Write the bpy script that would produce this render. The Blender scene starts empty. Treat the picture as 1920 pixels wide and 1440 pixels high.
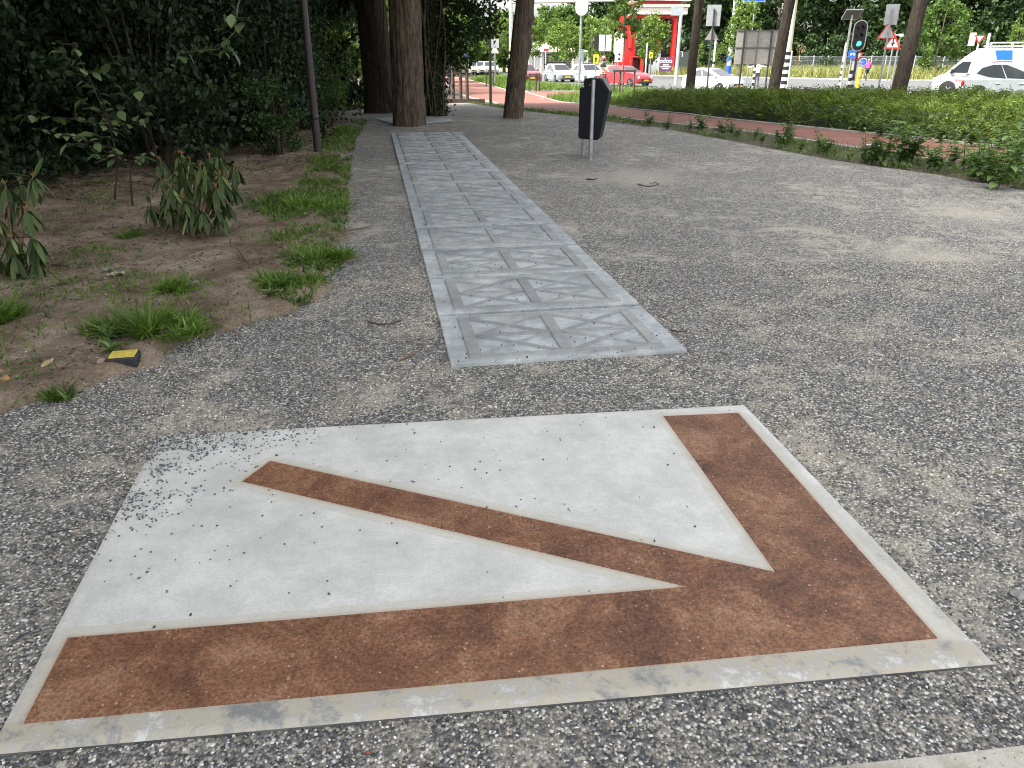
import bpy, bmesh, math, random
import numpy as np
from mathutils import Vector, Matrix
R = math.radians
random.seed(7); rng = np.random.default_rng(7)
scene = bpy.context.scene
col = scene.collection

# ------------------------------------------------------------------ camera
FPX, CAMH, YH = 1430.0, 1.65, 104.0
PITCH = math.atan((720 - YH) / FPX); SP, CP = math.sin(PITCH), math.cos(PITCH)
cam = bpy.data.cameras.new('camera'); camo = bpy.data.objects.new('camera', cam); col.objects.link(camo)
cam.sensor_width = 36; cam.lens = FPX / 1920 * 36; cam.clip_start = .05; cam.clip_end = 6000
camo.location = (0, 0, CAMH); camo.rotation_euler = (math.pi / 2 - PITCH, 0, 0)
scene.camera = camo
# ------------------------------------------------------------------ sky, sun, exposure
SUN_EL, SUN_AZ = R(50), R(248)          # azimuth clockwise from +Y: the sun stands left and behind the camera
w = bpy.data.worlds.new('World'); scene.world = w; w.use_nodes = True
nt = w.node_tree; bg = nt.nodes['Background']
sky = nt.nodes.new('ShaderNodeTexSky'); sky.sky_type = 'NISHITA'; sky.sun_disc = False
sky.sun_elevation = SUN_EL; sky.sun_rotation = SUN_AZ; sky.dust_density = 4; sky.air_density = 1.2
hs = nt.nodes.new('ShaderNodeHueSaturation'); hs.inputs['Saturation'].default_value = .18
nt.links.new(sky.outputs[0], hs.inputs['Color']); nt.links.new(hs.outputs[0], bg.inputs[0]); bg.inputs[1].default_value = .15
sl = bpy.data.lights.new('sun', 'SUN'); sl.energy = 2.0; sl.angle = R(6); sl.color = (1, .96, .88)
so = bpy.data.objects.new('sun', sl); col.objects.link(so)
sd = Vector((math.sin(SUN_AZ) * math.cos(SUN_EL), math.cos(SUN_AZ) * math.cos(SUN_EL), math.sin(SUN_EL)))
so.rotation_euler = sd.to_track_quat('Z', 'Y').to_euler(); so.location = sd * 60
vs = scene.view_settings; vs.view_transform = 'Standard'; vs.look = 'None'; vs.gamma = 1; vs.use_curve_mapping = False
vs.exposure = 1.85
scene.cycles.filter_width = 1.05; scene.cycles.max_bounces = 6; scene.cycles.transparent_max_bounces = 8

# ------------------------------------------------------------------ pixels to places
def zt(Y):                                # the lie of the land: gravel rises a little, then falls to the road
    if Y < 20: return .0133 * Y
    if Y > 40: return -.45
    return .266 - .716 * (Y - 20) / 20
def ray(x, y):
    u = (x - 960) / FPX; v = (y - 720) / FPX
    return u, CP - v * SP, -(v * CP + SP)
def G(x, y, off=0.0):
    dx, dy, dz = ray(x, y); z = 0; t = 1
    for i in range(60):
        t = (z + off - CAMH) / dz; z = .5 * z + .5 * zt(t * dy)
    return Vector((t * dx, t * dy, zt(t * dy) + off))
def at(x, y, Y):
    dx, dy, dz = ray(x, y); t = Y / dy
    return Vector((t * dx, Y, CAMH + t * dz))
def foot(x, Y, y=150):                    # ground point under pixel column x (measured at row y) at depth Y
    p = at(x, y, Y); return Vector((p.x, Y, zt(Y)))
def pxm(Y): return FPX / (Y / 1.09)

# ------------------------------------------------------------------ mesh helpers
def np_mesh(name, V, F, mat=None, smooth=False):
    V = np.asarray(V, np.float32); F = np.asarray(F, np.int32); k = F.shape[1]
    me = bpy.data.meshes.new(name)
    me.vertices.add(len(V)); me.vertices.foreach_set('co', V.ravel())
    me.loops.add(F.size); me.loops.foreach_set('vertex_index', F.ravel())
    me.polygons.add(len(F)); me.polygons.foreach_set('loop_start', np.arange(0, F.size, k, dtype=np.int32))
    me.update(calc_edges=True); me.validate()
    if smooth: me.polygons.foreach_set('use_smooth', np.ones(len(me.polygons), bool))
    if mat: me.materials.append(mat)
    return me
def link(name, me, parent=None):
    o = bpy.data.objects.new(name, me); col.objects.link(o)
    if parent is not None: o.parent = parent
    return o
def tag(o, label, cat, group=None, kind=None):
    o['label'] = label; o['category'] = cat
    if group: o['group'] = group
    if kind: o['kind'] = kind
    return o
def thing(name, label, cat, loc=(0, 0, 0), rz=0, group=None):
    o = bpy.data.objects.new(name, None); col.objects.link(o); o.empty_display_size = .1
    o.location = loc; o.rotation_euler = (0, 0, rz)
    return tag(o, label, cat, group)
def copy_tree(o, parent=None):
    c = o.copy(); col.objects.link(c); c.parent = parent
    for ch in list(o.children): copy_tree(ch, c)
    return c
class MB:
    def __init__(s): s.v = []; s.f = []
    def add(s, V, F):
        n = len(s.v); s.v += [tuple(p) for p in V]; s.f += [tuple(i + n for i in f) for f in F]; return s
    def box(s, c, d, m=None):
        x, y, z = d[0] / 2, d[1] / 2, d[2] / 2
        V = [Vector((i * x, j * y, k * z)) for i in (-1, 1) for j in (-1, 1) for k in (-1, 1)]
        if m: V = [m @ p for p in V]
        return s.add([p + Vector(c) for p in V], [(0, 1, 3, 2), (4, 6, 7, 5), (0, 4, 5, 1), (2, 3, 7, 6), (0, 2, 6, 4), (1, 5, 7, 3)])
    def tube(s, pts, rad, seg=8, cap=True):
        pts = [Vector(p) for p in pts]; n = len(pts)
        if not hasattr(rad, '__len__'): rad = [rad] * n
        V = []; F = []; up = None
        for i, p in enumerate(pts):
            d = (pts[min(i + 1, n - 1)] - pts[max(i - 1, 0)]).normalized()
            if up is None: up = Vector((1, 0, 0)) if abs(d.x) < .9 else Vector((0, 1, 0))
            a = (up - d * up.dot(d)).normalized(); b = d.cross(a); up = a
            for k in range(seg):
                t = 2 * math.pi * k / seg; V.append(p + (a * math.cos(t) + b * math.sin(t)) * rad[i])
        for i in range(n - 1):
            for k in range(seg):
                k2 = (k + 1) % seg; F.append((i * seg + k, i * seg + k2, (i + 1) * seg + k2, (i + 1) * seg + k))
        if cap: F.append(tuple(range(seg))[::-1]); F.append(tuple((n - 1) * seg + k for k in range(seg)))
        return s.add(V, F)
    def prism(s, poly, y0, y1, m=None):       # poly in local (x,z), extruded along y
        n = len(poly); V = [Vector((x, y0, z)) for x, z in poly] + [Vector((x, y1, z)) for x, z in poly]
        if m: V = [m @ p for p in V]
        F = [tuple(range(n)), tuple(range(n, 2 * n))[::-1]] + [(i, i + n, (i + 1) % n + n, (i + 1) % n) for i in range(n)]
        return s.add(V, F)
    def lathe(s, prof, c=(0, 0, 0), seg=16, m=None):   # prof [(r,z)]
        V = []; F = []
        for r, z in prof:
            for k in range(seg):
                t = 2 * math.pi * k / seg; p = Vector((r * math.cos(t), r * math.sin(t), z))
                V.append((m @ p if m else p) + Vector(c))
        for i in range(len(prof) - 1):
            for k in range(seg):
                k2 = (k + 1) % seg; F.append((i * seg + k, i * seg + k2, (i + 1) * seg + k2, (i + 1) * seg + k))
        F.append(tuple(range(seg))[::-1]); F.append(tuple((len(prof) - 1) * seg + k for k in range(seg)))
        return s.add(V, F)
    def build(s, name, mat, parent=None, smooth=True, bevel=0, bseg=2):
        me = bpy.data.meshes.new(name); me.from_pydata(s.v, [], s.f); me.update()
        bm = bmesh.new(); bm.from_mesh(me); bmesh.ops.recalc_face_normals(bm, faces=bm.faces); bm.to_mesh(me); bm.free()
        if mat: me.materials.append(mat)
        if smooth:
            me.polygons.foreach_set('use_smooth', np.ones(len(me.polygons), bool)); me.set_sharp_from_angle(angle=R(38))
        o = link(name, me, parent)
        if bevel:
            b = o.modifiers.new('bevel', 'BEVEL'); b.width = bevel; b.segments = bseg; b.limit_method = 'ANGLE'; b.angle_limit = R(30)
        return o
def rots(yaw, pitch, roll):
    n = len(yaw); cy, sy, cx, sx, cr, sr = np.cos(yaw), np.sin(yaw), np.cos(pitch), np.sin(pitch), np.cos(roll), np.sin(roll)
    O, I = np.zeros(n), np.ones(n)
    st = lambda a: np.array(a).transpose(2, 0, 1)
    Z = st([[cy, -sy, O], [sy, cy, O], [O, O, I]]); X = st([[I, O, O], [O, cx, -sx], [O, sx, cx]]); Yy = st([[cr, O, sr], [O, I, O], [-sr, O, cr]])
    return Z @ X @ Yy
def scatter(tpl, pos, rot, sc):
    TV, TF = np.array(tpl[0], float), np.array(tpl[1]); n = len(pos); sc = np.asarray(sc, float)
    if sc.ndim == 1: sc = np.repeat(sc[:, None], 3, 1)
    V = np.einsum('nij,nkj->nki', rot, TV[None] * sc[:, None, :]) + np.asarray(pos)[:, None, :]
    F = TF[None] + (np.arange(n) * len(TV))[:, None, None]
    return V.reshape(-1, 3), F.reshape(-1, TF.shape[1])
DIAMOND = ([(0, 0, 0), (.32, .42, .07), (0, 1, -.05), (-.32, .42, .07)], [(0, 1, 2), (0, 2, 3)])
LEAF = ([(0, 0, 0), (.2, .22, .05), (.27, .5, .06), (.15, .8, .02), (0, 1, -.1), (-.15, .8, .02), (-.27, .5, .06), (-.2, .22, .05), (0, .35, 0), (0, .7, -.02)],
        [(0, 1, 8), (8, 1, 2), (8, 2, 9), (9, 2, 3), (9, 3, 4), (0, 8, 7), (8, 6, 7), (8, 9, 6), (9, 5, 6), (9, 4, 5)])
BLADE = ([(-.5, 0, 0), (.5, 0, 0), (-.42, .12, .5), (.42, .12, .5), (0, .5, 1)], [(0, 1, 3), (0, 3, 2), (2, 3, 4)])
STONE = ([(1, .1, 0), (-.9, -.2, .1), (.1, 1, -.1), (-.1, -.95, 0), (.15, -.1, .8), (-.1, .1, -.8), (.6, .6, .4), (-.55, .5, .45)],
         [(0, 6, 4), (6, 2, 7), (6, 7, 4), (7, 1, 4), (1, 3, 4), (3, 0, 4), (2, 1, 7), (0, 2, 6), (0, 5, 2), (2, 5, 1), (1, 5, 3), (3, 5, 0)])
def rnd_rot(n, tilt=1.6):
    return rots(rng.uniform(0, 6.283, n), rng.normal(0, tilt * .5, n), rng.normal(0, tilt * .5, n))

# ------------------------------------------------------------------ materials
_m = {}
def newmat(name):
    m = bpy.data.materials.new(name); m.use_nodes = True; n = m.node_tree.nodes
    return m, n, m.node_tree.links, n['Principled BSDF']
def ramp(n, stops, interp='LINEAR'):
    r = n.new('ShaderNodeValToRGB'); r.color_ramp.interpolation = interp; e = r.color_ramp.elements
    while len(e) < len(stops): e.new(.5)
    for i, (p, c) in enumerate(stops):
        e[i].position = p; e[i].color = (*c, 1) if len(c) == 3 else c
    return r
def noise(n, l, co, scale, detail=4, rough=.55, dist=0):
    t = n.new('ShaderNodeTexNoise'); t.inputs['Scale'].default_value = scale; t.inputs['Detail'].default_value = detail
    t.inputs['Roughness'].default_value = rough; t.inputs['Distortion'].default_value = dist
    l.new(co, t.inputs['Vector']); return t
def mix(n, l, fac, a, b, mode='MIX'):
    x = n.new('ShaderNodeMix'); x.data_type = 'RGBA'; x.blend_type = mode
    for s, v in ((x.inputs[0], fac), (x.inputs[6], a), (x.inputs[7], b)):
        if isinstance(v, (int, float)): s.default_value = v
        elif isinstance(v, tuple): s.default_value = (*v, 1) if len(v) == 3 else v
        else: l.new(v, s)
    return x.outputs[2]
def bump(n, l, h, b, strength=.3, dist=.01):
    u = n.new('ShaderNodeBump'); u.inputs['Strength'].default_value = strength; u.inputs['Distance'].default_value = dist
    l.new(h, u.inputs['Height']); l.new(u.outputs[0], b.inputs['Normal'])
def geo_co(n): return n.new('ShaderNodeNewGeometry').outputs['Position']
def obj_co(n): return n.new('ShaderNodeTexCoord').outputs['Object']
def simple(name, c, rough=.5, metal=0, var=.12, scale=6, coat=0, dirt=0):
    if name in _m: return _m[name]
    m, n, l, b = newmat(name); co = obj_co(n)
    t = noise(n, l, co, scale, 5, .6)
    lo = tuple(max(0, x * (1 - var * 2)) for x in c); hi = tuple(min(1, x * (1 + var)) for x in c)
    r = ramp(n, [(.3, lo), (.7, hi)]); l.new(t.outputs[0], r.inputs[0]); l.new(r.outputs[0], b.inputs['Base Color'])
    b.inputs['Roughness'].default_value = rough; b.inputs['Metallic'].default_value = metal; b.inputs['Coat Weight'].default_value = coat
    _m[name] = m; return m
def leafmat(name, c1, c2, trans=.3, rough=.5, c3=None):
    if name in _m: return _m[name]
    m, n, l, b = newmat(name); g = n.new('ShaderNodeNewGeometry')
    st = [(0, c1), (.75, c2)] + ([(1, c3)] if c3 else [])
    r = ramp(n, st); l.new(g.outputs['Random Per Island'], r.inputs[0])
    t = noise(n, l, g.outputs['Position'], 1.6, 2); v = ramp(n, [(.3, (.62,) * 3), (.7, (1.15,) * 3)]); l.new(t.outputs[0], v.inputs[0])
    c = mix(n, l, 1.0, r.outputs[0], v.outputs[0], 'MULTIPLY')
    l.new(c, b.inputs['Base Color']); b.inputs['Roughness'].default_value = rough; b.inputs['Specular IOR Level'].default_value = .35
    tr = n.new('ShaderNodeBsdfTranslucent'); l.new(mix(n, l, 1.0, c, (1.3, 1.25, .5), 'MULTIPLY'), tr.inputs[0])
    ms = n.new('ShaderNodeMixShader'); ms.inputs[0].default_value = trans
    l.new(b.outputs[0], ms.inputs[1]); l.new(tr.outputs[0], ms.inputs[2]); l.new(ms.outputs[0], n['Material Output'].inputs[0])
    _m[name] = m; return m
GRAV = [(0, (.04, .043, .05)), (.2, (.088, .094, .105)), (.42, (.165, .17, .18)), (.6, (.25, .24, .215)), (.73, (.34, .31, .25)), (.85, (.47, .45, .41)), (.97, (.78, .77, .74))]
def gravel_mat():
    m, n, l, b = newmat('gravel'); co = geo_co(n)
    vo = n.new('ShaderNodeTexVoronoi'); vo.inputs['Scale'].default_value = 105; l.new(co, vo.inputs['Vector'])
    sx = n.new('ShaderNodeSeparateColor'); l.new(vo.outputs['Color'], sx.inputs[0])
    r = ramp(n, GRAV); l.new(sx.outputs[0], r.inputs[0])
    gap = ramp(n, [(.35, (1, 1, 1)), (.8, (.55, .53, .5))]); l.new(vo.outputs['Distance'], gap.inputs[0])
    c = mix(n, l, 1.0, r.outputs[0], gap.outputs[0], 'MULTIPLY')
    # dusty patches of sand between the stones, trodden thin elsewhere
    t1 = noise(n, l, co, 1.1, 6, .65, .6); t2 = noise(n, l, co, 5.5, 4, .6)
    ad = n.new('ShaderNodeMath'); ad.operation = 'MULTIPLY'; l.new(t1.outputs[0], ad.inputs[0]); l.new(t2.outputs[0], ad.inputs[1])
    du = ramp(n, [(.25, (.06,) * 3), (.31, (.45,) * 3), (.40, (.85,) * 3)]); l.new(ad.outputs[0], du.inputs[0])
    sand = ramp(n, [(0, (.29, .262, .21)), (1, (.56, .525, .46))]); l.new(sx.outputs[1], sand.inputs[0])
    c = mix(n, l, du.outputs[0], c, sand.outputs[0])
    for ctr, rad_ in (((1.7, 10.6, .14), 1.5), ((3.6, 6.3, .08), .8), ((2.6, 3.05, .04), .42), ((4.8, 8.2, .1), 1.1), ((-1.25, 3.2, .04), .3)):   # bare sandy spots worn free of stones
        vd_ = n.new('ShaderNodeVectorMath'); vd_.operation = 'DISTANCE'; l.new(co, vd_.inputs[0]); vd_.inputs[1].default_value = ctr
        mm = n.new('ShaderNodeMath'); mm.operation = 'DIVIDE'; l.new(vd_.outputs['Value'], mm.inputs[0]); mm.inputs[1].default_value = rad_
        m2 = n.new('ShaderNodeMath'); m2.operation = 'MULTIPLY_ADD'; l.new(t2.outputs[0], m2.inputs[0]); m2.inputs[1].default_value = 2.2; l.new(mm.outputs[0], m2.inputs[2])
        pr = ramp(n, [(.0, (.9,) * 3), (.62, (.75,) * 3), (1.0, (0,) * 3)]); m3 = n.new('ShaderNodeMath'); m3.operation = 'MULTIPLY'; l.new(m2.outputs[0], m3.inputs[0]); m3.inputs[1].default_value = .55; l.new(m3.outputs[0], pr.inputs[0])
        c = mix(n, l, pr.outputs[0], c, sand.outputs[0])
    t3 = noise(n, l, co, .35, 4); v = ramp(n, [(.3, (.82, .82, .84)), (.7, (1.1, 1.09, 1.06))]); l.new(t3.outputs[0], v.inputs[0])
    c = mix(n, l, 1.0, c, v.outputs[0], 'MULTIPLY')
    l.new(c, b.inputs['Base Color']); b.inputs['Roughness'].default_value = .85; b.inputs['Specular IOR Level'].default_value = .25
    inv = n.new('ShaderNodeMath'); inv.operation = 'SUBTRACT'; inv.inputs[0].default_value = 1; l.new(vo.outputs['Distance'], inv.inputs[1])
    bump(n, l, inv.outputs[0], b, .8, .006); return m
def stone_mat():
    m, n, l, b = newmat('gravel_stone'); g = n.new('ShaderNodeNewGeometry')
    r = ramp(n, GRAV); l.new(g.outputs['Random Per Island'], r.inputs[0])
    t = noise(n, l, g.outputs['Position'], 1.1, 6, .65, .6); v = ramp(n, [(.46, (.9, .905, .92)), (.6, (1.35, 1.24, 1.08))]); l.new(t.outputs[0], v.inputs[0])
    l.new(mix(n, l, 1.0, r.outputs[0], v.outputs[0], 'MULTIPLY'), b.inputs['Base Color']); b.inputs['Roughness'].default_value = .7
    return m
def soil_mat():
    m, n, l, b = newmat('soil'); co = geo_co(n)
    t = noise(n, l, co, 2.2, 8, .7); r = ramp(n, [(.34, (.115, .083, .058)), (.5, (.22, .168, .122)), (.64, (.34, .275, .21))]); l.new(t.outputs[0], r.inputs[0])
    t2 = noise(n, l, co, 60, 4, .7); r2 = ramp(n, [(.3, (.5,) * 3), (.68, (1.3,) * 3)]); l.new(t2.outputs[0], r2.inputs[0])
    vo = n.new('ShaderNodeTexVoronoi'); vo.inputs['Scale'].default_value = 28; l.new(co, vo.inputs['Vector'])
    sp = ramp(n, [(.06, (1, 1, 1)), (.1, (0, 0, 0))]); l.new(vo.outputs['Distance'], sp.inputs[0])
    c = mix(n, l, 1.0, r.outputs[0], r2.outputs[0], 'MULTIPLY'); c = mix(n, l, sp.outputs[0], c, (.42, .36, .28))
    l.new(c, b.inputs['Base Color']); b.inputs['Roughness'].default_value = .95; b.inputs['Specular IOR Level'].default_value = .15
    bump(n, l, t2.outputs[0], b, .7, .012); return m
def ground_mat(name, c1, c2, c3, scale=3):
    m, n, l, b = newmat(name); co = geo_co(n)
    t = noise(n, l, co, scale, 8, .7); r = ramp(n, [(.28, c1), (.5, c2), (.72, c3)]); l.new(t.outputs[0], r.inputs[0])
    t2 = noise(n, l, co, scale * 22, 4, .7); r2 = ramp(n, [(.3, (.65,) * 3), (.7, (1.2,) * 3)]); l.new(t2.outputs[0], r2.inputs[0])
    l.new(mix(n, l, 1.0, r.outputs[0], r2.outputs[0], 'MULTIPLY'), b.inputs['Base Color']); b.inputs['Roughness'].default_value = .9
    bump(n, l, t2.outputs[0], b, .4, .006); return m
def concrete_mat(name, base, light, dark, blotch=None, attr=False):
    m, n, l, b = newmat(name); co = geo_co(n); oi = n.new('ShaderNodeObjectInfo')
    t = noise(n, l, co, 4, 12, .76, .12); r = ramp(n, [(.38, dark), (.5, base), (.6, light)]); l.new(t.outputs[0], r.inputs[0])
    t2 = noise(n, l, co, 140, 3, .7); r2 = ramp(n, [(.3, (.86,) * 3), (.7, (1.08,) * 3)]); l.new(t2.outputs[0], r2.inputs[0])
    c = mix(n, l, 1.0, r.outputs[0], r2.outputs[0], 'MULTIPLY')
    rv = ramp(n, [(0, (.84, .85, .87)), (1, (1.08, 1.07, 1.05))]); l.new(oi.outputs['Random'], rv.inputs[0])
    c = mix(n, l, 1.0, c, rv.outputs[0], 'MULTIPLY')
    # faint scuffs and hairline scratches
    mp = n.new('ShaderNodeMapping'); mp.inputs['Rotation'].default_value = (0, 0, .6); mp.inputs['Scale'].default_value = (3, 40, 1); l.new(co, mp.inputs[0])
    t4 = noise(n, l, mp.outputs[0], 3, 3, .6, 2.5); s4 = ramp(n, [(.66, (0,) * 3), (.7, (.35,) * 3), (.72, (0,) * 3)]); l.new(t4.outputs[0], s4.inputs[0])
    c = mix(n, l, s4.outputs[0], c, tuple(x * .55 for x in base))
    if attr:
        a = n.new('ShaderNodeAttribute'); a.attribute_name = 'halo'
        t5 = noise(n, l, co, 2.6, 8, .72, .3)
        ad = n.new('ShaderNodeMath'); ad.operation = 'MULTIPLY_ADD'; l.new(t5.outputs[0], ad.inputs[0]); ad.inputs[1].default_value = .9; l.new(a.outputs['Fac'], ad.inputs[2])
        h1 = ramp(n, [(.84, (0,) * 3), (.88, (.6,) * 3), (.93, (.22,) * 3), (1.0, (.4,) * 3)]); l.new(ad.outputs[0], h1.inputs[0])
        c = mix(n, l, h1.outputs[0], c, (.44, .40, .31))
        h2 = ramp(n, [(.72, (0,) * 3), (.9, (.3,) * 3), (.98, (.9,) * 3)]); l.new(a.outputs['Fac'], h2.inputs[0])
        c = mix(n, l, h2.outputs[0], c, (.36, .22, .12))
        a2 = n.new('ShaderNodeAttribute'); a2.attribute_name = 'rim'
        t6 = noise(n, l, co, 6.5, 10, .78, .3)
        st = ramp(n, [(.38, (.15, .155, .155)), (.45, (.28, .275, .255)), (.5, (.42, .37, .27)), (.55, (.33, .32, .30)), (.62, (.55, .54, .51))]); l.new(t6.outputs[0], st.inputs[0])
        c = mix(n, l, a2.outputs['Fac'], c, st.outputs[0])
    l.new(c, b.inputs['Base Color']); b.inputs['Roughness'].default_value = .62; b.inputs['Specular IOR Level'].default_value = .3
    bump(n, l, t.outputs[0], b, .12, .01); return m
def rust_mat():
    m, n, l, b = newmat('rust_pigmented_concrete'); co = geo_co(n)
    t = noise(n, l, co, 4.2, 10, .78, .5); r = ramp(n, [(.36, (.10, .046, .028)), (.45, (.155, .073, .042)), (.53, (.205, .10, .056)), (.62, (.28, .155, .095))]); l.new(t.outputs[0], r.inputs[0])
    t2 = noise(n, l, co, 90, 4, .7); r2 = ramp(n, [(.36, (.55,) * 3), (.64, (1.4,) * 3)]); l.new(t2.outputs[0], r2.inputs[0])
    c = mix(n, l, 1.0, r.outputs[0], r2.outputs[0], 'MULTIPLY')
    h = None
    for sc, th, k in ((15, .085, .8), (30, .12, .9), (60, .16, .7)):
        vo = n.new('ShaderNodeTexVoronoi'); vo.inputs['Scale'].default_value = sc; l.new(co, vo.inputs['Vector'])
        ring = ramp(n, [(th * .3, (k * .25,) * 3), (th * .7, (k,) * 3), (th, (0,) * 3)]); l.new(vo.outputs['Distance'], ring.inputs[0])
        sel = n.new('ShaderNodeSeparateColor'); l.new(vo.outputs['Color'], sel.inputs[0])
        rr = ramp(n, [(.55, (0,) * 3), (.6, (1,) * 3)]); l.new(sel.outputs[0], rr.inputs[0])
        f = mix(n, l, 1.0, ring.outputs[0], rr.outputs[0], 'MULTIPLY')
        c = mix(n, l, f, c, (.52, .40, .31))
    l.new(c, b.inputs['Base Color']); b.inputs['Roughness'].default_value = .6; b.inputs['Specular IOR Level'].default_value = .3
    bump(n, l, t2.outputs[0], b, .25, .004); return m
def bark_mat(name, c1, c2, sc=1.0):
    if name in _m: return _m[name]
    m, n, l, b = newmat(name); co = obj_co(n)
    mp = n.new('ShaderNodeMapping'); mp.inputs['Scale'].default_value = (1, 1, .16); l.new(co, mp.inputs[0])
    t = noise(n, l, mp.outputs[0], 22 * sc, 6, .7, .6); r = ramp(n, [(.36, c1), (.62, c2)]); l.new(t.outputs[0], r.inputs[0])
    l.new(r.outputs[0], b.inputs['Base Color']); b.inputs['Roughness'].default_value = .9; b.inputs['Specular IOR Level'].default_value = .2
    bump(n, l, t.outputs[0], b, .9, .03); _m[name] = m; return m
GALV = simple('galvanised_steel', (.36, .38, .39), .42, .6, .12, 14)
WHITE = simple('white_paint', (.62, .62, .60), .4, 0, .06, 5)
CREAM = simple('cream_paint', (.58, .58, .44), .45, 0, .06, 5)
BLACK = simple('black_paint', (.018, .018, .02), .4, 0, .1, 5)
DGREY = simple('dark_grey_paint', (.06, .062, .065), .5, 0, .12, 5)
LGREY = simple('light_grey_paint', (.44, .46, .48), .5, 0, .08, 5)
REDP = simple('red_paint', (.62, .025, .02), .4, 0, .1, 3)
YEL = simple('yellow_paint', (.78, .58, .04), .45, 0, .1, 6)
BLUE = simple('blue_paint', (.02, .10, .52), .4, 0, .1, 4)
WOOD = simple('dark_stake_wood', (.075, .05, .038), .85, 0, .25, 20)
RUBBER = simple('tyre_rubber', (.02, .02, .021), .8, 0, .15, 10)
ALU = simple('wheel_alloy', (.45, .46, .47), .35, .7, .08, 10)
CONCRETE_KERB = concrete_mat('kerb_concrete', (.33, .32, .30), (.42, .41, .38), (.22, .21, .2))
def glass_dark():
    if 'glass' in _m: return _m['glass']
    m, n, l, b = newmat('vehicle_glass'); b.inputs['Base Color'].default_value = (.03, .035, .04, 1); b.inputs['Roughness'].default_value = .06
    b.inputs['Specular IOR Level'].default_value = .8; _m['glass'] = m; return m
GLASS = glass_dark()
def emit(name, c, s):
    m, n, l, b = newmat(name); b.inputs['Base Color'].default_value = (*c, 1); b.inputs['Emission Color'].default_value = (*c, 1); b.inputs['Emission Strength'].default_value = s; return m
def paint(name, c, rough=.3): return simple(name, c, rough, .1, .04, 2, coat=.6)

# ================================================================== THE SETTING
def sheet(name, poly, off, mat, kind='structure', parent=None, thick=0):
    bm = bmesh.new(); vs_ = [bm.verts.new((p[0], p[1], 0)) for p in poly]; bm.faces.new(vs_)
    for Y in (20, 40):
        bmesh.ops.bisect_plane(bm, geom=bm.verts[:] + bm.edges[:] + bm.faces[:], plane_co=(0, Y, 0), plane_no=(0, 1, 0), dist=1e-5)
    bmesh.ops.triangulate(bm, faces=bm.faces[:])
    for v in bm.verts: v.co.z = zt(v.co.y) + off
    bmesh.ops.recalc_face_normals(bm, faces=bm.faces)
    if sum(f.normal.z for f in bm.faces) < 0: bmesh.ops.reverse_faces(bm, faces=bm.faces)
    if thick:
        r = bmesh.ops.extrude_face_region(bm, geom=bm.faces[:])
        for g in r['geom']:
            if isinstance(g, bmesh.types.BMVert): g.co.z -= thick
        bmesh.ops.recalc_face_normals(bm, faces=bm.faces)
    me = bpy.data.meshes.new(name); bm.to_mesh(me); bm.free(); me.materials.append(mat)
    o = link(name, me, parent)
    if parent is None: o['kind'] = kind
    return o
def P2(*px): return [(G(x, y).x, G(x, y).y) for x, y in px]
EARTH = ground_mat('earth', (.05, .04, .025), (.085, .065, .042), (.13, .10, .07), 2)
sheet('ground', [(-2500, -300), (2500, -300), (2500, 3500), (-2500, 3500)], -.02, EARTH)
GRAVEL = gravel_mat()
GR_R = [(14, -5.5), (8.6, 4.9)] + P2((1920, 357), (1760, 328), (1560, 300), (1400, 270), (1240, 240), (1100, 224), (960, 206), (870, 192))
GR_L = [(-3.9, 30), (-5.4, 24), (-4.6, 19), (-3.3, 14), (-2.9, 11), (-2.3, 7.5), (-2.1, 5.6), (-2.7, 4.2), (-3.4, 3.2), (-9, 1.2), (-9, -6), (14, -6)]
sheet('gravel', GR_R + GR_L, 0, GRAVEL)
# red cycle path with its kerbs and dashes
REDASPH = ground_mat('red_asphalt', (.19, .078, .058), (.235, .098, .072), (.28, .125, .095), 2.5)
near_e = [(11.3, 5.6)] + P2((1850, 318), (1700, 295), (1590, 277), (1430, 252), (1300, 238), (1191, 226), (1040, 211), (985, 204), (945, 196), (917, 190.5), (881, 183), (852, 173), (838, 158), (826, 147))
far_e = [(13.4, 6.9)] + P2((1911, 281), (1737, 262), (1544, 243), (1338, 222), (1191, 206), (1100, 196), (1030, 186), (981, 171.5), (949, 169), (926, 162), (907, 157), (882, 150.5), (855, 145.5), (842, 142.5))
sheet('cycle_path', near_e + far_e[::-1], .006, REDASPH)
sheet('cycle_path', P2((1000, 187), (1140, 188), (1140, 173), (975, 171)), .002, REDASPH)
ROADM = ground_mat('asphalt', (.10, .10, .10), (.125, .125, .125), (.155, .155, .15), 2)
road_far = [(-16, 150), (3, 104), (15.5, 92), (34, 74), (60, 70), (130, 60)]
road_near = [(130, 26), (60, 31), (22, 37), (16, 46), (6, 57), (2, 66), (0, 80), (-3, 100), (-24, 150)]
sheet('road', road_far + road_near, .012, ROADM)
def strip(name, line, wd, off, mat, h=.06):
    poly = []; L = [Vector((p[0], p[1])) for p in line]; A = []; B = []
    for i, p in enumerate(L):
        d = (L[min(i + 1, len(L) - 1)] - L[max(i - 1, 0)]).normalized(); nrm = Vector((-d.y, d.x)) * wd / 2
        A.append(p + nrm); B.append(p - nrm)
    V = []; F = []
    for i in range(len(L)):
        for p, dz in ((A[i], -h), (A[i], off), (B[i], off), (B[i], -h)): V.append((p.x, p.y, zt(p.y) + dz))
        if i:
            a, b_ = 4 * (i - 1), 4 * i
            for k in range(3): F.append((a + k, a + k + 1, b_ + k + 1, b_ + k))
    m = MB(); m.add(V, F); return m.build(name, mat, None, smooth=False)
def dens(line, step=1.5):
    out = []
    for a, b in zip(line[:-1], line[1:]):
        n = max(1, int(math.dist(a, b) / step))
        for i in range(n): out.append((a[0] + (b[0] - a[0]) * i / n, a[1] + (b[1] - a[1]) * i / n))
    return out + [line[-1]]
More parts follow.
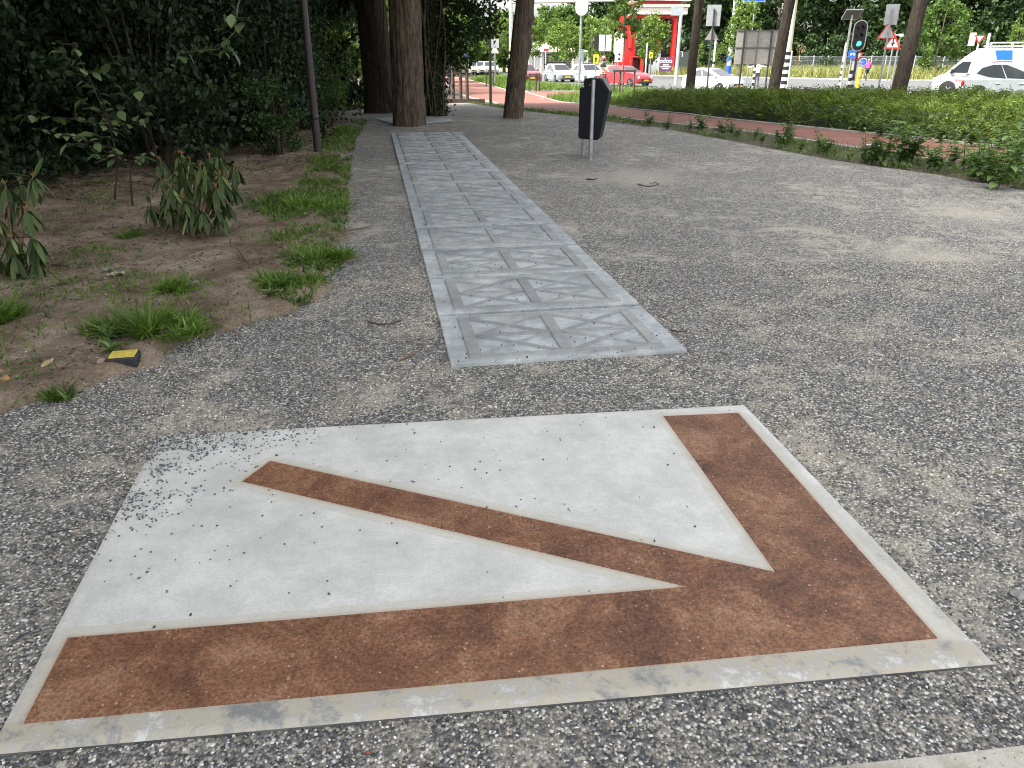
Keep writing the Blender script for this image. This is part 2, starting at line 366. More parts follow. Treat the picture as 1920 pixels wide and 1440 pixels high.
for nm_, ln in (('kerb', far_e), ('kerb', near_e)):
    k = strip(nm_, dens(ln), .10, .035, CONCRETE_KERB); k['kind'] = 'structure'
k = strip('kerb', dens(P2((1145, 172), (1040, 171), (985, 170.5))), .12, .05, CONCRETE_KERB); k['kind'] = 'structure'
k = strip('kerb', dens(road_near[1:-1]), .2, .1, CONCRETE_KERB); k['kind'] = 'structure'
k = strip('kerb', dens(road_far[1:-1], 4), .25, .12, CONCRETE_KERB); k['kind'] = 'structure'
ROADPAINT = ground_mat('road_paint', (.55, .55, .53), (.66, .66, .64), (.72, .72, .70), 9)
mid = [((a[0] + b[0]) / 2, (a[1] + b[1]) / 2) for a, b in zip(dens(near_e, .5), dens(near_e, .5)[1:])]
for px in ((1636, 273), (1300, 231), (1085, 203), (1015, 186), (930, 167)):
    c = G(*px); d = Vector((-.55, .83)) if c.y < 24 else Vector((-.4, .92)); nr = Vector((-d.y, d.x)) * .05
    q = [Vector((c.x, c.y)) + d * s * .22 + nr * t for s, t in ((-1, -1), (1, -1), (1, 1), (-1, 1))]
    o = sheet('lane_dash', q, .011, ROADPAINT); 
# pale pavement corner at the camera's feet
PAVE = concrete_mat('pale_pavement', (.36, .34, .29), (.46, .44, .39), (.26, .245, .21))
pv = [G(1500, 1446), G(2100, 1380)]
sheet('pavement', [(pv[0].x, pv[0].y), (pv[1].x, pv[1].y), (4.2, .4), (.2, .4)], .004, PAVE)
# island of gravelly verge beyond the hedge and dry verge across the road
DRY = ground_mat('dry_verge', (.16, .15, .06), (.26, .22, .12), (.36, .31, .2), 1.2)
VG = P2((1250, 172), (1145, 171.4), (1040, 170.4), (981, 170), (949, 168), (926, 161), (907, 156), (882, 149.7))
sheet('verge', VG + [(-1.2, 92), (1.8, 66), (5.8, 56.8), (15.8, 45.8), (21.8, 36.8), (14, 33)], .004, DRY)
sheet('verge', [(3, 104.5), (15.5, 92.5), (34, 74.6), (60, 70.6), (130, 61), (200, 120), (90, 190), (-30, 190)], .006, DRY)
# soil bed, a low mound that thins out over the gravel
soil_px = [(-60, 805), (0, 788), (60, 768), (130, 738), (250, 692), (330, 662), (430, 622), (540, 588), (600, 548), (636, 490), (648, 420), (650, 340), (655, 290), (672, 250), (688, 222)]
SB = np.array([(G(*p).x, G(*p).y) for p in soil_px] + [(-4.6, 24), (-5, 30), (-30, 30), (-30, -2), (-6, -2), (-4, 2.2)])
def sdist(P, poly):                       # signed distance, positive inside
    P = np.asarray(P, float); n = len(poly); d = np.full(len(P), 1e9); ins = np.zeros(len(P), bool)
    for i in range(n):
        a, b = poly[i], poly[(i + 1) % n]; ab = b - a
        t = np.clip(((P - a) @ ab) / (ab @ ab), 0, 1); d = np.minimum(d, np.linalg.norm(P - a - t[:, None] * ab, axis=1))
        c = ((a[1] > P[:, 1]) != (b[1] > P[:, 1])) & (P[:, 0] < (b[0] - a[0]) * (P[:, 1] - a[1]) / (b[1] - a[1] + 1e-12) + a[0]); ins ^= c
    return np.where(ins, d, -d)
def vnoise(P, s, seed=0):
    P = np.asarray(P) * s; i = np.floor(P).astype(int); f = P - i; f = f * f * (3 - 2 * f)
    def h(a, b):
        x = (a * 374761393 + b * 668265263 + seed * 974711) & 0x7fffffff; x = ((x ^ (x >> 13)) * 1274126177) & 0x7fffffff
        return ((x ^ (x >> 16)) & 0xffff) / 65535.
    a, b, c, d = h(i[:, 0], i[:, 1]), h(i[:, 0] + 1, i[:, 1]), h(i[:, 0], i[:, 1] + 1), h(i[:, 0] + 1, i[:, 1] + 1)
    return (a * (1 - f[:, 0]) + b * f[:, 0]) * (1 - f[:, 1]) + (c * (1 - f[:, 0]) + d * f[:, 0]) * f[:, 1]
def ztv(Y): return np.where(Y < 20, .0133 * Y, np.where(Y > 40, -.45, .266 - .716 * (Y - 20) / 20))
def soil_h(P):
    sd_ = sdist(P, SB) + (vnoise(P, 3, 1) - .5) * .30 + (vnoise(P, 11, 2) - .5) * .10
    m = np.clip(sd_ * .35, -.03, .05); k = np.clip(sd_ / .4, 0, 1)
    return m + k * ((vnoise(P, 2.1, 3) - .5) * .07 + (vnoise(P, 7, 4) - .5) * .03 + (vnoise(P, 23, 5) - .5) * .014)
SOIL = soil_mat()
def grid(x0, x1, y0, y1, st):
    nx, ny = int((x1 - x0) / st) + 1, int((y1 - y0) / st) + 1
    X, Y = np.meshgrid(np.linspace(x0, x1, nx), np.linspace(y0, y1, ny)); P = np.stack([X.ravel(), Y.ravel()], 1)
    i = np.arange(nx * ny).reshape(ny, nx); F = np.stack([i[:-1, :-1], i[:-1, 1:], i[1:, 1:], i[1:, :-1]], -1).reshape(-1, 4)
    return P, F
P, F = grid(-8.5, -1.0, 1.8, 14, .035)
V = np.column_stack([P, ztv(P[:, 1]) + soil_h(P)])
keep = (sdist(P, SB) > -.3)[F].any(1)
o = link('soil_bed', np_mesh('soil_bed', V, F[keep], SOIL, True)); o['kind'] = 'structure'
def zs(x, y): return zt(y) + max(0.0, float(soil_h(np.array([[x, y]]))[0]))
sheet('soil_bed', [(-3.0, 13.97), (-3.4, 17), (-4.4, 20.5), (-5.4, 25), (-5, 32), (-40, 32), (-40, -4), (-8.45, -4), (-8.45, 13.97)], .03, SOIL)

# ------------------------------------------------------------------ the big slab with its rust-coloured inlay
TOP = .02
C0, C1, C2, C3 = [G(x, y, TOP) for x, y in ((-25, 1410), (1866, 1240), (1397, 757), (297, 814))]
def bil(u, v): return C0 * (1 - u) * (1 - v) + C1 * u * (1 - v) + C2 * u * v + C3 * (1 - u) * v
inlay_px = [(45, 1357), (128, 1197), (1292, 1101), (455, 903), (507, 865), (1455, 1074), (1245, 781), (1384, 775), (1757, 1197)]
INL = [G(x, y, TOP) for x, y in inlay_px]
nu, nv = 190, 130
U, W_ = np.meshgrid(np.linspace(0, 1, nu), np.linspace(0, 1, nv)); U = U.ravel(); W_ = W_.ravel()
c = [np.array(q) for q in (C0, C1, C2, C3)]
V = c[0] * ((1 - U) * (1 - W_))[:, None] + c[1] * (U * (1 - W_))[:, None] + c[2] * (U * W_)[:, None] + c[3] * ((1 - U) * W_)[:, None]
quad = np.array([q[:2] for q in c]); de = sdist(V[:, :2], quad); V = V.copy()
V[:, 2] -= np.clip(.014 - de, 0, .014) ** 2 / .014 * .8
di = np.abs(sdist(V[:, :2], np.array([(p.x, p.y) for p in INL])))
halo = np.clip(1 - di / .075, 0, 1)
lo = np.clip((.115 - W_ * 1.77) / .03, 0, 1) * .85                 # mottled stained strip along the near edge
rt = np.clip((.07 - (1 - U) * 2.75) / .03, 0, 1) * np.clip((.6 - W_) / .3, 0, 1) * .6
lf = np.clip((.10 - U * 2.75) / .05, 0, 1) * np.clip((.35 - W_) / .2, 0, 1) * .5
rim = np.maximum(np.maximum(lo, rt), lf)
i = np.arange(nu * nv).reshape(nv, nu); F = np.stack([i[:-1, :-1], i[:-1, 1:], i[1:, 1:], i[1:, :-1]], -1).reshape(-1, 4)
ring = np.concatenate([i[0, :], i[1:, -1], i[-1, -2::-1], i[-2:0:-1, 0]]); nb = len(V)
V = np.vstack([V, V[ring] - np.array([0, 0, .075])]); k = len(ring); a = np.arange(k)
F = np.vstack([F, np.stack([ring, nb + a, nb + (a + 1) % k, ring[(a + 1) % k]], 1)])
SLABM = concrete_mat('pale_slab_concrete', (.555, .552, .53), (.62, .615, .595), (.48, .48, .465), attr=True)
root = thing('concrete_slab', 'large pale concrete slab with rust brown angular inlay flush in gravel', 'slab', (0, 0, 0))
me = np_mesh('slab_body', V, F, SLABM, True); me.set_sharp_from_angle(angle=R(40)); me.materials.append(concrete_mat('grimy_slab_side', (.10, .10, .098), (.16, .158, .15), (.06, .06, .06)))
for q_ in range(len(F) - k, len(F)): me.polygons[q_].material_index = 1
for nm_, arr in (('halo', halo), ('rim', rim)):
    A = me.attributes.new(nm_, 'FLOAT', 'POINT'); A.data.foreach_set('value', np.concatenate([arr, np.full(k, .8 if nm_ == 'rim' else 0)]).astype(np.float32))
link('slab_body', me, root)
bm = bmesh.new(); vv = [bm.verts.new(p + Vector((0, 0, .0025))) for p in INL]; fc = bm.faces.new(vv)
r = bmesh.ops.extrude_face_region(bm, geom=[fc])
for g in r['geom']:
    if isinstance(g, bmesh.types.BMVert): g.co.z -= .012
bmesh.ops.recalc_face_normals(bm, faces=bm.faces); bmesh.ops.triangulate(bm, faces=bm.faces[:])
me = bpy.data.meshes.new('inlay'); bm.to_mesh(me); bm.free(); me.materials.append(rust_mat()); o = link('inlay', me, root)
o['label'] = 'rust brown angular band with a diagonal strut'

# ------------------------------------------------------------------ the row of slabs cast with bridge panels
RH = .012; A0, A1 = G(847, 689, RH), G(1298, 667, RH); B0, B1 = G(733, 250, RH), G(862, 250, RH)
NS = 14; ux = (A1 - A0); ux.z = 0; wid = ux.length; vy = (B0 - A0); vy.z = 0; tot = vy.length
yaw = math.atan2(-vy.x, vy.y); LN = tot / NS
slope = math.atan(.0133)
PANEL = concrete_mat('blue_grey_slab_concrete', (.375, .40, .415), (.49, .515, .53), (.28, .30, .312))
BAR = concrete_mat('relief_concrete', (.30, .31, .31), (.36, .365, .36), (.245, .25, .25))
def barmesh(p, q, wd, z0, z1):
    p, q = Vector((p[0], p[1])), Vector((q[0], q[1])); d = (q - p).normalized(); n_ = Vector((-d.y, d.x)) * wd / 2
    c4 = [p - n_, q - n_, q + n_, p + n_]; i4 = [(p + d * 0) - n_ * .8, q - n_ * .8, q + n_ * .8, p + n_ * .8]
    V = [(a.x, a.y, z0) for a in c4] + [(a.x, a.y, z1) for a in i4]
    m = MB(); m.add(V, [(4, 5, 6, 7), (0, 1, 5, 4), (1, 2, 6, 5), (2, 3, 7, 6), (3, 0, 4, 7)]); return m
sw, sln = wid / 2, LN / 2
def slab_row():
    t0 = thing('bridge_panel_slab', 'x', 'slab', (0, 0, 0), 0, 'row of relief slabs in the gravel')
    g = .042; m = MB(); m.box((0, LN / 2, -.026), (wid - .01, g * 1.4, .026)); m.build('joint_shade', simple('painted_joint_shade', (.035, .033, .03), .95, 0, .3, 40), t0, False); m = MB(); m.box((0, 0, -.03), (wid, LN - g, .066)); m.build('slab_base', PANEL, t0, bevel=.004)  # near-black strip under each joint paints the shade of a deep gap
    fx, fy = sw - .15, sln - .095; bw = .075; hb = .009; T = .003
    L_ = (-fx, fx, -fy, fy)
    def part(name, p, q, wd, z): barmesh(p, q, wd, T - .004, T + z).build(name, BAR, t0, smooth=False)
    part('frame_bar', (-fx - bw / 2, fy), (fx + bw / 2, fy), .06, hb + .0016); part('frame_bar', (-fx - bw / 2, -fy), (fx + bw / 2, -fy), .06, hb + .0016)
    part('frame_bar', (-fx, -fy + .03), (-fx, fy - .03), .085, hb + .002); part('frame_bar', (fx, -fy + .03), (fx, fy - .03), .085, hb + .002)
    part('frame_bar', (0, -fy + .03), (0, fy - .03), .085, hb + .002)
    for s in (-1, 1):
        x0, x1 = s * .04, s * (fx - .04)
        part('middle_bar', (x0, 0), (x1, 0), .04, hb + .0009)
        for e in (-1, 1):
            part('diagonal_brace', (x0, 0), (x1, e * (fy - .03)), .034, hb)
            part('diagonal_brace', (x0, e * (fy - .03)), (x1, 0), .034, hb + .0005)
    return t0
ordn = ['first', 'second', 'third', 'fourth', 'fifth', 'sixth', 'seventh', 'eighth', 'ninth', 'tenth', 'eleventh', 'twelfth', 'thirteenth', 'last']
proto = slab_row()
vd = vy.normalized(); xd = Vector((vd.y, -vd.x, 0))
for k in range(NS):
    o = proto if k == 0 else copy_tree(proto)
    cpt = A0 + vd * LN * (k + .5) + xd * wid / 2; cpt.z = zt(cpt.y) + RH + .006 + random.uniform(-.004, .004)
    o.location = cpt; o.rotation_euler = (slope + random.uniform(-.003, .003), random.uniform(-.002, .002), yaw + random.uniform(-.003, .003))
    o['label'] = ('last grey concrete relief slab, at the foot of the thick tree' if k == NS - 1 else f'{ordn[k]} grey concrete relief slab counted from the rust-inlaid slab')
ROW = np.array([(A0 - .0 * vd)[:2], (A0 + xd * wid)[:2], (A0 + xd * wid + vd * tot)[:2], (A0 + vd * tot)[:2]])
# small grey slab corner beyond the thick tree
q = [G(x, y) for x, y in ((700, 222), (830, 216), (850, 226), (745, 236))]
m = MB(); m.add([(p.x, p.y, p.z + .012) for p in q] + [(p.x, p.y, p.z - .05) for p in q], [(0, 1, 2, 3), (0, 4, 5, 1), (1, 5, 6, 2), (2, 6, 7, 3), (3, 7, 4, 0)])
tag(m.build('concrete_slab', PANEL, None, False), 'plain grey slab half covered by sand behind the thick tree', 'slab')

# ------------------------------------------------------------------ loose gravel stones as real stones near the viewer
GP = np.array([(p[0], p[1]) for p in GR_R + GR_L])
SM = stone_mat()
def stones(name, n, x0, x1, y0, y1, smin, smax, extra=None):
    P = np.column_stack([rng.uniform(x0, x1, n), y0 + (y1 - y0) * rng.uniform(0, 1, n) ** 1.35])
    ang = np.abs(P[:, 0]) < P[:, 1] * .72 + .35
    ok = ang & (sdist(P, quad) < .004) & (sdist(P, ROW) < .004) & (soil_h(P) < .012)
    P = P[ok]; n = len(P); s = rng.uniform(smin, smax, n) * (1 + .04 * P[:, 1])
    pos = np.column_stack([P, ztv(P[:, 1]) + s * .25 + np.clip(soil_h(P), 0, 1)])
    sc = s[:, None] * np.column_stack([rng.uniform(.75, 1.25, n), rng.uniform(.75, 1.25, n), rng.uniform(.5, .85, n)])
    V, F = scatter(STONE, pos, rnd_rot(n, .9), sc)
    o = link(name, np_mesh(name, V, F, SM)); o['kind'] = 'stuff'; tag(o, extra, 'gravel', kind='stuff')
stones('loose_gravel', 125000, -4.2, 4.2, 1.1, 6.2, .0034, .0058, 'loose grey and white gravel chips around the slabs')
def on_slab(P, name, label, smin, smax, mat):
    n = len(P); s = rng.uniform(smin, smax, n)
    pos = np.column_stack([P, ztv(P[:, 1]) + (TOP if P[:, 1].max() < 4 else RH + .014) + s * .45])
    V, F = scatter(STONE, pos, rnd_rot(n, .7), s[:, None] * np.column_stack([rng.uniform(.8, 1.3, n), rng.uniform(.7, 1.1, n), rng.uniform(.5, .8, n)]))
    o = link(name, np_mesh(name, V, F, mat)); tag(o, label, 'gravel', kind='stuff')
_sp, n__, l__, b__ = newmat('spill_stone'); g__ = n__.new('ShaderNodeNewGeometry'); r__ = ramp(n__, [(0, (.03, .034, .042)), (.55, (.10, .107, .12)), (.8, (.22, .22, .21)), (1, (.6, .58, .54))]); l__.new(g__.outputs['Random Per Island'], r__.inputs[0]); l__.new(r__.outputs[0], b__.inputs['Base Color']); SPM = _sp
n = 60000; uu, vv_ = rng.uniform(0, 1, n), rng.uniform(0, 1, n)
cc = np.array([np.array(bil(a, b))[:2] for a, b in ((0, 1),)])[0]
# spill: dense in the far left corner and along the left edge
du = uu * 2.8; dv = (1 - vv_) * 1.75
dn = np.exp(-((du / (.13 + .30 * np.exp(-dv / .24))) ** 1.3)) * np.exp(-(dv / .6) ** 3) * .95
dn *= np.where(vnoise(np.column_stack([du, dv]), 9, 8) > .38, 1, .15)
sel = rng.uniform(0, 1, n) < dn * 1.1
Ps = np.array([np.array(bil(a, b))[:2] for a, b in zip(uu[sel], vv_[sel])])
on_slab(Ps, 'spilled_gravel', 'dark gravel chips spilled over the corner of the pale inlaid slab', .0035, .0066, SPM)
DST = simple('dark_pebble', (.06, .065, .075), .6, 0, .3, 30)
nn = 170; a = rng.beta(1.0, 1.5, nn) * .96 + .02; b_ = rng.beta(1.6, 1.0, nn) * .93 + .05
on_slab(np.array([np.array(bil(x, y))[:2] for x, y in zip(a, b_)]), 'scattered_pebbles', 'scattered single dark pebbles lying on the pale inlaid slab', .003, .006, DST)
Pr = np.array([A0[:2]]) + rng.uniform(0, 1, (420, 1)) ** 1.6 * tot * np.array(vd[:2])[None] + rng.uniform(.02, .98, (420, 1)) * wid * np.array(xd[:2])[None]
on_slab(Pr, 'scattered_pebbles', 'tiny dark pebbles scattered over the row of relief slabs', .004, .008, DST)

# ================================================================== TREES AND PLANTS
BARK_B = bark_mat('furrowed_bark', (.035, .026, .019), (.15, .115, .085))
BARK_D = bark_mat('dark_bark', (.018, .015, .011), (.068, .055, .042))
BARK_S = bark_mat('smooth_young_bark', (.10, .085, .065), (.2, .175, .14), 2)
L_CANOPY = leafmat('canopy_leaves', (.022, .045, .012), (.05, .095, .025), .2)
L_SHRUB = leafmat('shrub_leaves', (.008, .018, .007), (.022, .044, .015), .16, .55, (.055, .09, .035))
L_HEDGE = leafmat('hedge_leaves', (.045, .085, .01), (.125, .19, .024), .32, .6, (.22, .26, .05))
L_YOUNG = leafmat('young_tree_leaves', (.08, .15, .025), (.17, .27, .055), .35, .5, (.26, .34, .10))
L_FOREST = leafmat('forest_leaves', (.018, .042, .014), (.05, .095, .028), .22, .5, (.09, .15, .05))
L_MID = leafmat('mid_green_leaves', (.045, .095, .02), (.11, .19, .04), .32)
L_GRASS = leafmat('grass_blades', (.07, .14, .02), (.14, .25, .04), .35, .5, (.24, .30, .09))
L_DRYG = leafmat('dry_grass_blades', (.14, .17, .05), (.27, .29, .10), .3, .6, (.42, .38, .2))
L_WEED = leafmat('weed_leaves', (.06, .12, .03), (.13, .22, .06), .32, .5, (.21, .30, .11))
L_RHODO = leafmat('rhododendron_leaves', (.02, .042, .016), (.05, .085, .03), .1, .38)
L_SAP = leafmat('sapling_leaves', (.06, .10, .035), (.13, .19, .075), .3, .45, (.24, .30, .15))
L_IVY = leafmat('ivy_leaves', (.012, .028, .01), (.035, .065, .02), .1, .4)

def trunk_mesh(name, base, top, r0, r1, mat, seg=40, rings=40, furrow=.035, flare=.25, bend=(0, 0), bumps=()):
    base, top = Vector(base), Vector(top); d = top - base; n_ = rings + 1
    T = np.linspace(0, 1, n_); K = np.arange(seg); th = 2 * np.pi * K / seg
    tt, hh = np.meshgrid(th, T)
    r = (r0 + (r1 - r0) * hh) * (1 + flare * np.exp(-hh * d.length / .28))
    P = np.column_stack([tt.ravel() * 3.2, hh.ravel() * d.length * 1.4])
    fr = (vnoise(P * np.array([2.2, 1.0]), 2.2, 11) - .5) * 2 * furrow + (vnoise(P, .55, 12) - .5) * .10
    seam = np.abs(tt - math.pi) / math.pi; rr = r.ravel() * (1 + fr * (1 - .9 * (np.abs(tt.ravel() - 0) < .12)))
    for bt, bh, bs in bumps:
        dd = np.angle(np.exp(1j * (tt.ravel() - bt))); rr += bs * np.exp(-(dd / .5) ** 2 - ((hh.ravel() * d.length - bh) / (bs * 2.2)) ** 2)
    cx = base.x + d.x * hh.ravel() + bend[0] * np.sin(hh.ravel() * np.pi); cy = base.y + d.y * hh.ravel() + bend[1] * np.sin(hh.ravel() * np.pi); cz = base.z + d.z * hh.ravel()
    V = np.column_stack([cx + rr * np.cos(tt.ravel()), cy + rr * np.sin(tt.ravel()), cz])
    i = np.arange(n_ * seg).reshape(n_, seg); j = np.roll(i, -1, 1)
    F = np.stack([i[:-1], j[:-1], j[1:], i[1:]], -1).reshape(-1, 4)
    return np_mesh(name, V, F, mat, True)
def clumps(cn, rad, n_cl, per, leaf, mat, name, spread=.22, shell=.55, tpl=DIAMOND, tilt=1.5, flat=1.0, zcut=None):
    """leaves gathered in clumps through an ellipsoid, leaving gaps between the clumps"""
    cn = np.array(cn); rad = np.array(rad, float)
    u = rng.normal(size=(n_cl, 3)); u /= np.linalg.norm(u, axis=1)[:, None]
    q = u * (shell + (1 - shell) * rng.uniform(0, 1, (n_cl, 1)) ** .7) * rng.uniform(.8, 1.12, (n_cl, 1))
    C = cn + q * rad; s = spread * rad.mean() * rng.uniform(.6, 1.3, n_cl)
    off = rng.normal(size=(n_cl, per, 3)); off *= (rng.uniform(.2, 1, (n_cl, per)) / np.linalg.norm(off, axis=2))[..., None]
    off[..., 2] *= .75 * flat
    P = (C[:, None] + off * s[:, None, None]).reshape(-1, 3)
    if zcut is not None: P = P[P[:, 2] > zcut]
    n = len(P); V, F = scatter(tpl, P, rnd_rot(n, tilt), leaf * rng.uniform(.65, 1.3, n))
    return np_mesh(name, V, F, mat)
def limbs(base, top, rad, n, r0, mat, z0=.55):
    m = MB(); base, top = Vector(base), Vector(top)
    for k in range(n):
        t = z0 + (1 - z0) * k / n; p = base.lerp(top, t); a = k * 2.4 + random.random()
        e = p + Vector((math.cos(a) * rad[0], math.sin(a) * rad[1], rad[2] * random.uniform(.15, .6))) * random.uniform(.5, .85)
        mpt = p.lerp(e, .5) + Vector((0, 0, -.04 * rad[2])); m.tube([p, mpt, e], [r0 * (1.1 - t), r0 * (1.1 - t) * .6, r0 * .12], 6)
    return m
def tree(name, label, base, h, r0, r1, bark, crown=None, leafm=None, top=None, group=None, cat='tree', furrow=.035, seg=40, rings=40, bumps=(), flare=.25, n_limb=6, bend=(0, 0)):
    base = Vector(base); t = thing(name, label, cat, base, 0, group)
    top = Vector(top) if top is not None else Vector((random.uniform(-.2, .2), random.uniform(-.2, .2), h))
    link('trunk', trunk_mesh('trunk', (0, 0, -.15), top, r0, r1, bark, seg, rings, furrow, flare, bend, bumps), t)
    if crown:
        (cx, cy, cz), rad, ncl, per, leaf, spr = crown
        limbs((0, 0, 0), (cx, cy, cz + rad[2] * .3), rad, n_limb, max(r1 * .6, .02), bark, .5).build('limbs', bark, t)
        link('crown', clumps((cx, cy, cz), rad, ncl, per, leaf, leafm, 'crown', spr), t)
    return t
# the three trunks at the end of the slabs and the leaning one; their crowns close over the path above the picture
bA, bB, bC, bD = G(716, 212), G(768, 235), G(815, 217), G(960, 221)
tA = tree('tree', 'dark thick trunk with thin creeper left of the furrowed tree', bA, 13, .41, .3, BARK_D, ((-1, 1, 11), (5.5, 5.5, 4.5), 190, 55, .34, .2), L_CANOPY, (-.5, 0, 13), flare=.35)
m = MB()
for k in range(4):
    a = -1.7 + k * .35; pts = [Vector((math.cos(a + .25 * math.sin(z * 1.3 + k)) * (.47 - .009 * z) - .038 * z, math.sin(a + .25 * math.sin(z * 1.3 + k)) * (.47 - .009 * z), z)) for z in np.linspace(0, 6, 16)]
    m.tube(pts, .013, 5)
m.build('creeper_stem', BARK_D, tA)
tree('tree', 'thick brown trunk with deep vertical bark furrows at end of slab row', bB, 14, .335, .25, BARK_B, ((.5, .5, 11.5), (5, 5, 4.5), 180, 55, .34, .2), L_CANOPY, (.10, .1, 14), flare=.12, furrow=.07, seg=84, rings=110)
tC = tree('tree', 'ivy covered trunk with twisted vine stems behind the furrowed tree', bC, 13, .27, .2, BARK_D, ((1, 1, 11), (4.5, 4.5, 4), 150, 55, .34, .2), L_CANOPY, (-.1, 0, 13), flare=.2)
n = 5200; hh = rng.uniform(0, 5.5, n); aa = rng.uniform(0, 6.283, n); rr = .27 + rng.gamma(1.6, .045, n)
P = np.column_stack([rr * np.cos(aa) - .008 * hh, rr * np.sin(aa), hh]); V, F = scatter(LEAF, P, rnd_rot(n, 1.8), rng.uniform(.06, .11, n))
link('ivy', np_mesh('ivy', V, F, L_IVY), tC)
m = MB()
for k, a in enumerate((-2.2, -1.9, -1.55, -1.2, -.8)):
    pts = [Vector((math.cos(a + .5 * math.sin(z * .9 + k * 1.7)) * (.33 + .05 * math.sin(z * 2 + k)), math.sin(a + .4 * math.sin(z * .9 + k)) * .36, z)) for z in np.linspace(0, 5, 18)]
    m.tube(pts, .014 + .006 * (k % 3), 6)
m.build('vine_stem', BARK_B, tC)
# low leafy boughs that hang to the right of the ivy tree
m = MB(); bl = []
for (px0, py0), (px1, py1), dY in (((828, 10), (905, 30), 0), ((826, 60), (925, 62), -.5), ((826, 40), (880, 100), .3), ((830, -40), (950, -10), .4), ((826, 90), (862, 122), .0), ((828, 0), (935, 35), -.8)):
    p0 = at(px0, py0, bC.y) - bC; p1 = at(px1, py1, bC.y + dY) - bC; pm = p0.lerp(p1, .5) + Vector((0, 0, .12)); m.tube([p0, pm, p1], [.035, .022, .008], 5)
    for s in np.linspace(.1, 1, 9):
        c_ = p0.lerp(p1, s) + Vector((0, 0, .12 * math.sin(math.pi * s))); bl.append(rng.normal(size=(46, 3)) * np.array([.16, .22, .15]) * (1.15 - .45 * s) + np.array(c_))
m.build('low_bough', BARK_D, tC); bl = np.concatenate(bl); n = len(bl)
V, F = scatter(LEAF, bl, rnd_rot(n, 1.4), rng.uniform(.08, .15, n)); link('bough_leaves', np_mesh('bough_leaves', V, F, leafmat('bough_leaf', (.014, .03, .01), (.04, .075, .02), .25)), tC)
tree('tree', 'slim brown trunk leaning right beside the path with a knobbly bump', bD, 12, .225, .17, BARK_B, ((2.4, .5, 10.5), (4.4, 4.4, 3.6), 120, 50, .34, .2), L_CANOPY, (2.2, .1, 12), flare=.12, furrow=.05, seg=60, rings=90, bumps=((0.1, 1.75, .07), (.0, 2.35, .05)), bend=(-.28, 0))
# three trunks just behind the low hedge
for px, py, Y, dia, lean, lab in ((1294, 152, 32, .35, .35, 'bare grey brown trunk behind hedge between triangle sign and red portal'), (1449, 160, 30, .40, .8, 'dark trunk behind hedge overlapping the grey signboard back'), (1684, 160, 27, .47, .9, 'broad dark trunk behind hedge between warning signs and white van')):
    b = foot(px, Y, py)
    tree('tree', lab, b, 12, dia / 2, dia * .36, BARK_D, ((lean * 1.0, -.5, 10), (3.4, 3.4, 3.0), 55, 46, .34, .22), L_CANOPY, (lean * 1.1, 0, 12), flare=.12, furrow=.045, seg=40, rings=60, bend=(-.05, 0))

# ---- the wood on the left: tall trees whose crowns shade the path, and the dark understorey
wood = [((-8.5, 10.5), 15), ((-9.5, 4.0), 16), ((-7.6, 16), 15), ((-10.5, -2.5), 17), ((-12, 9), 17), ((-9, 22), 15), ((-14, 2), 17), ((-13, 16), 17), ((-7.5, 28), 14), ((-12.5, -8), 17)]
for k, ((x, y), h) in enumerate(wood):
    lab = ['tall wood tree behind the sapling with dense overhanging crown', 'tall wood tree deep in the dark thicket'][k > 0]
    tree('wood_tree', lab, (x, y, zt(y)), h, .28, .12, BARK_D, ((2.2, 0, h * .60), (5.6, 5.6, h * .37), 300, 60, .44, .2), L_CANOPY, group='wood trees in the thicket', seg=14, rings=12, furrow=.03)
def shrub(label, c, rad, n_cl, per, leaf, mat=L_SHRUB, spread=.26, shell=.35, tpl=LEAF):
    x, y = c; t = thing('shrub', label, 'shrub', (x, y, zt(y)), 0, 'dark shrubs of the thicket')
    m = MB()
    for k in range(7):
        a = k * .9 + random.random(); e = Vector((math.cos(a) * rad[0] * .6, math.sin(a) * rad[1] * .6, rad[2] * random.uniform(1.1, 1.7)))
        m.tube([(math.cos(a) * .1, math.sin(a) * .1, 0), e * .5 + Vector((0, 0, .15)), e], [.03, .02, .008], 5)
    m.build('stem', BARK_D, t)
    a_, b2 = clumps((0, 0, rad[2] * .98), rad, n_cl, per, leaf, mat, 'f1', spread, shell, tpl, 1.7, zcut=.03), clumps((0, 0, .35), (rad[0] * 1.05, rad[1] * 1.05, .55), max(10, n_cl // 3), per, leaf, mat, 'f2', .34, shell, tpl, 1.7, zcut=.03)
    bm = bmesh.new(); bm.from_mesh(a_); bm.from_mesh(b2); bm.to_mesh(a_); bm.free(); link('foliage', a_, t); return t
TH = 'dark leafy shrub of the thicket edge behind the bare soil'
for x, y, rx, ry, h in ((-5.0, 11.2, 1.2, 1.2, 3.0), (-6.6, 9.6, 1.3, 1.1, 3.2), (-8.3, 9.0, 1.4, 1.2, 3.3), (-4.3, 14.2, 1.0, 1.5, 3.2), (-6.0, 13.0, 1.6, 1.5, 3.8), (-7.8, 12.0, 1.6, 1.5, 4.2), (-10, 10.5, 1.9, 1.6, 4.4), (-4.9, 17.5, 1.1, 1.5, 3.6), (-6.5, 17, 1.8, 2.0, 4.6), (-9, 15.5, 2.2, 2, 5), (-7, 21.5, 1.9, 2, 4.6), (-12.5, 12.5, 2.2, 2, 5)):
    shrub(TH, (x, y), (rx, ry, h * .56), 78, 56, .10)
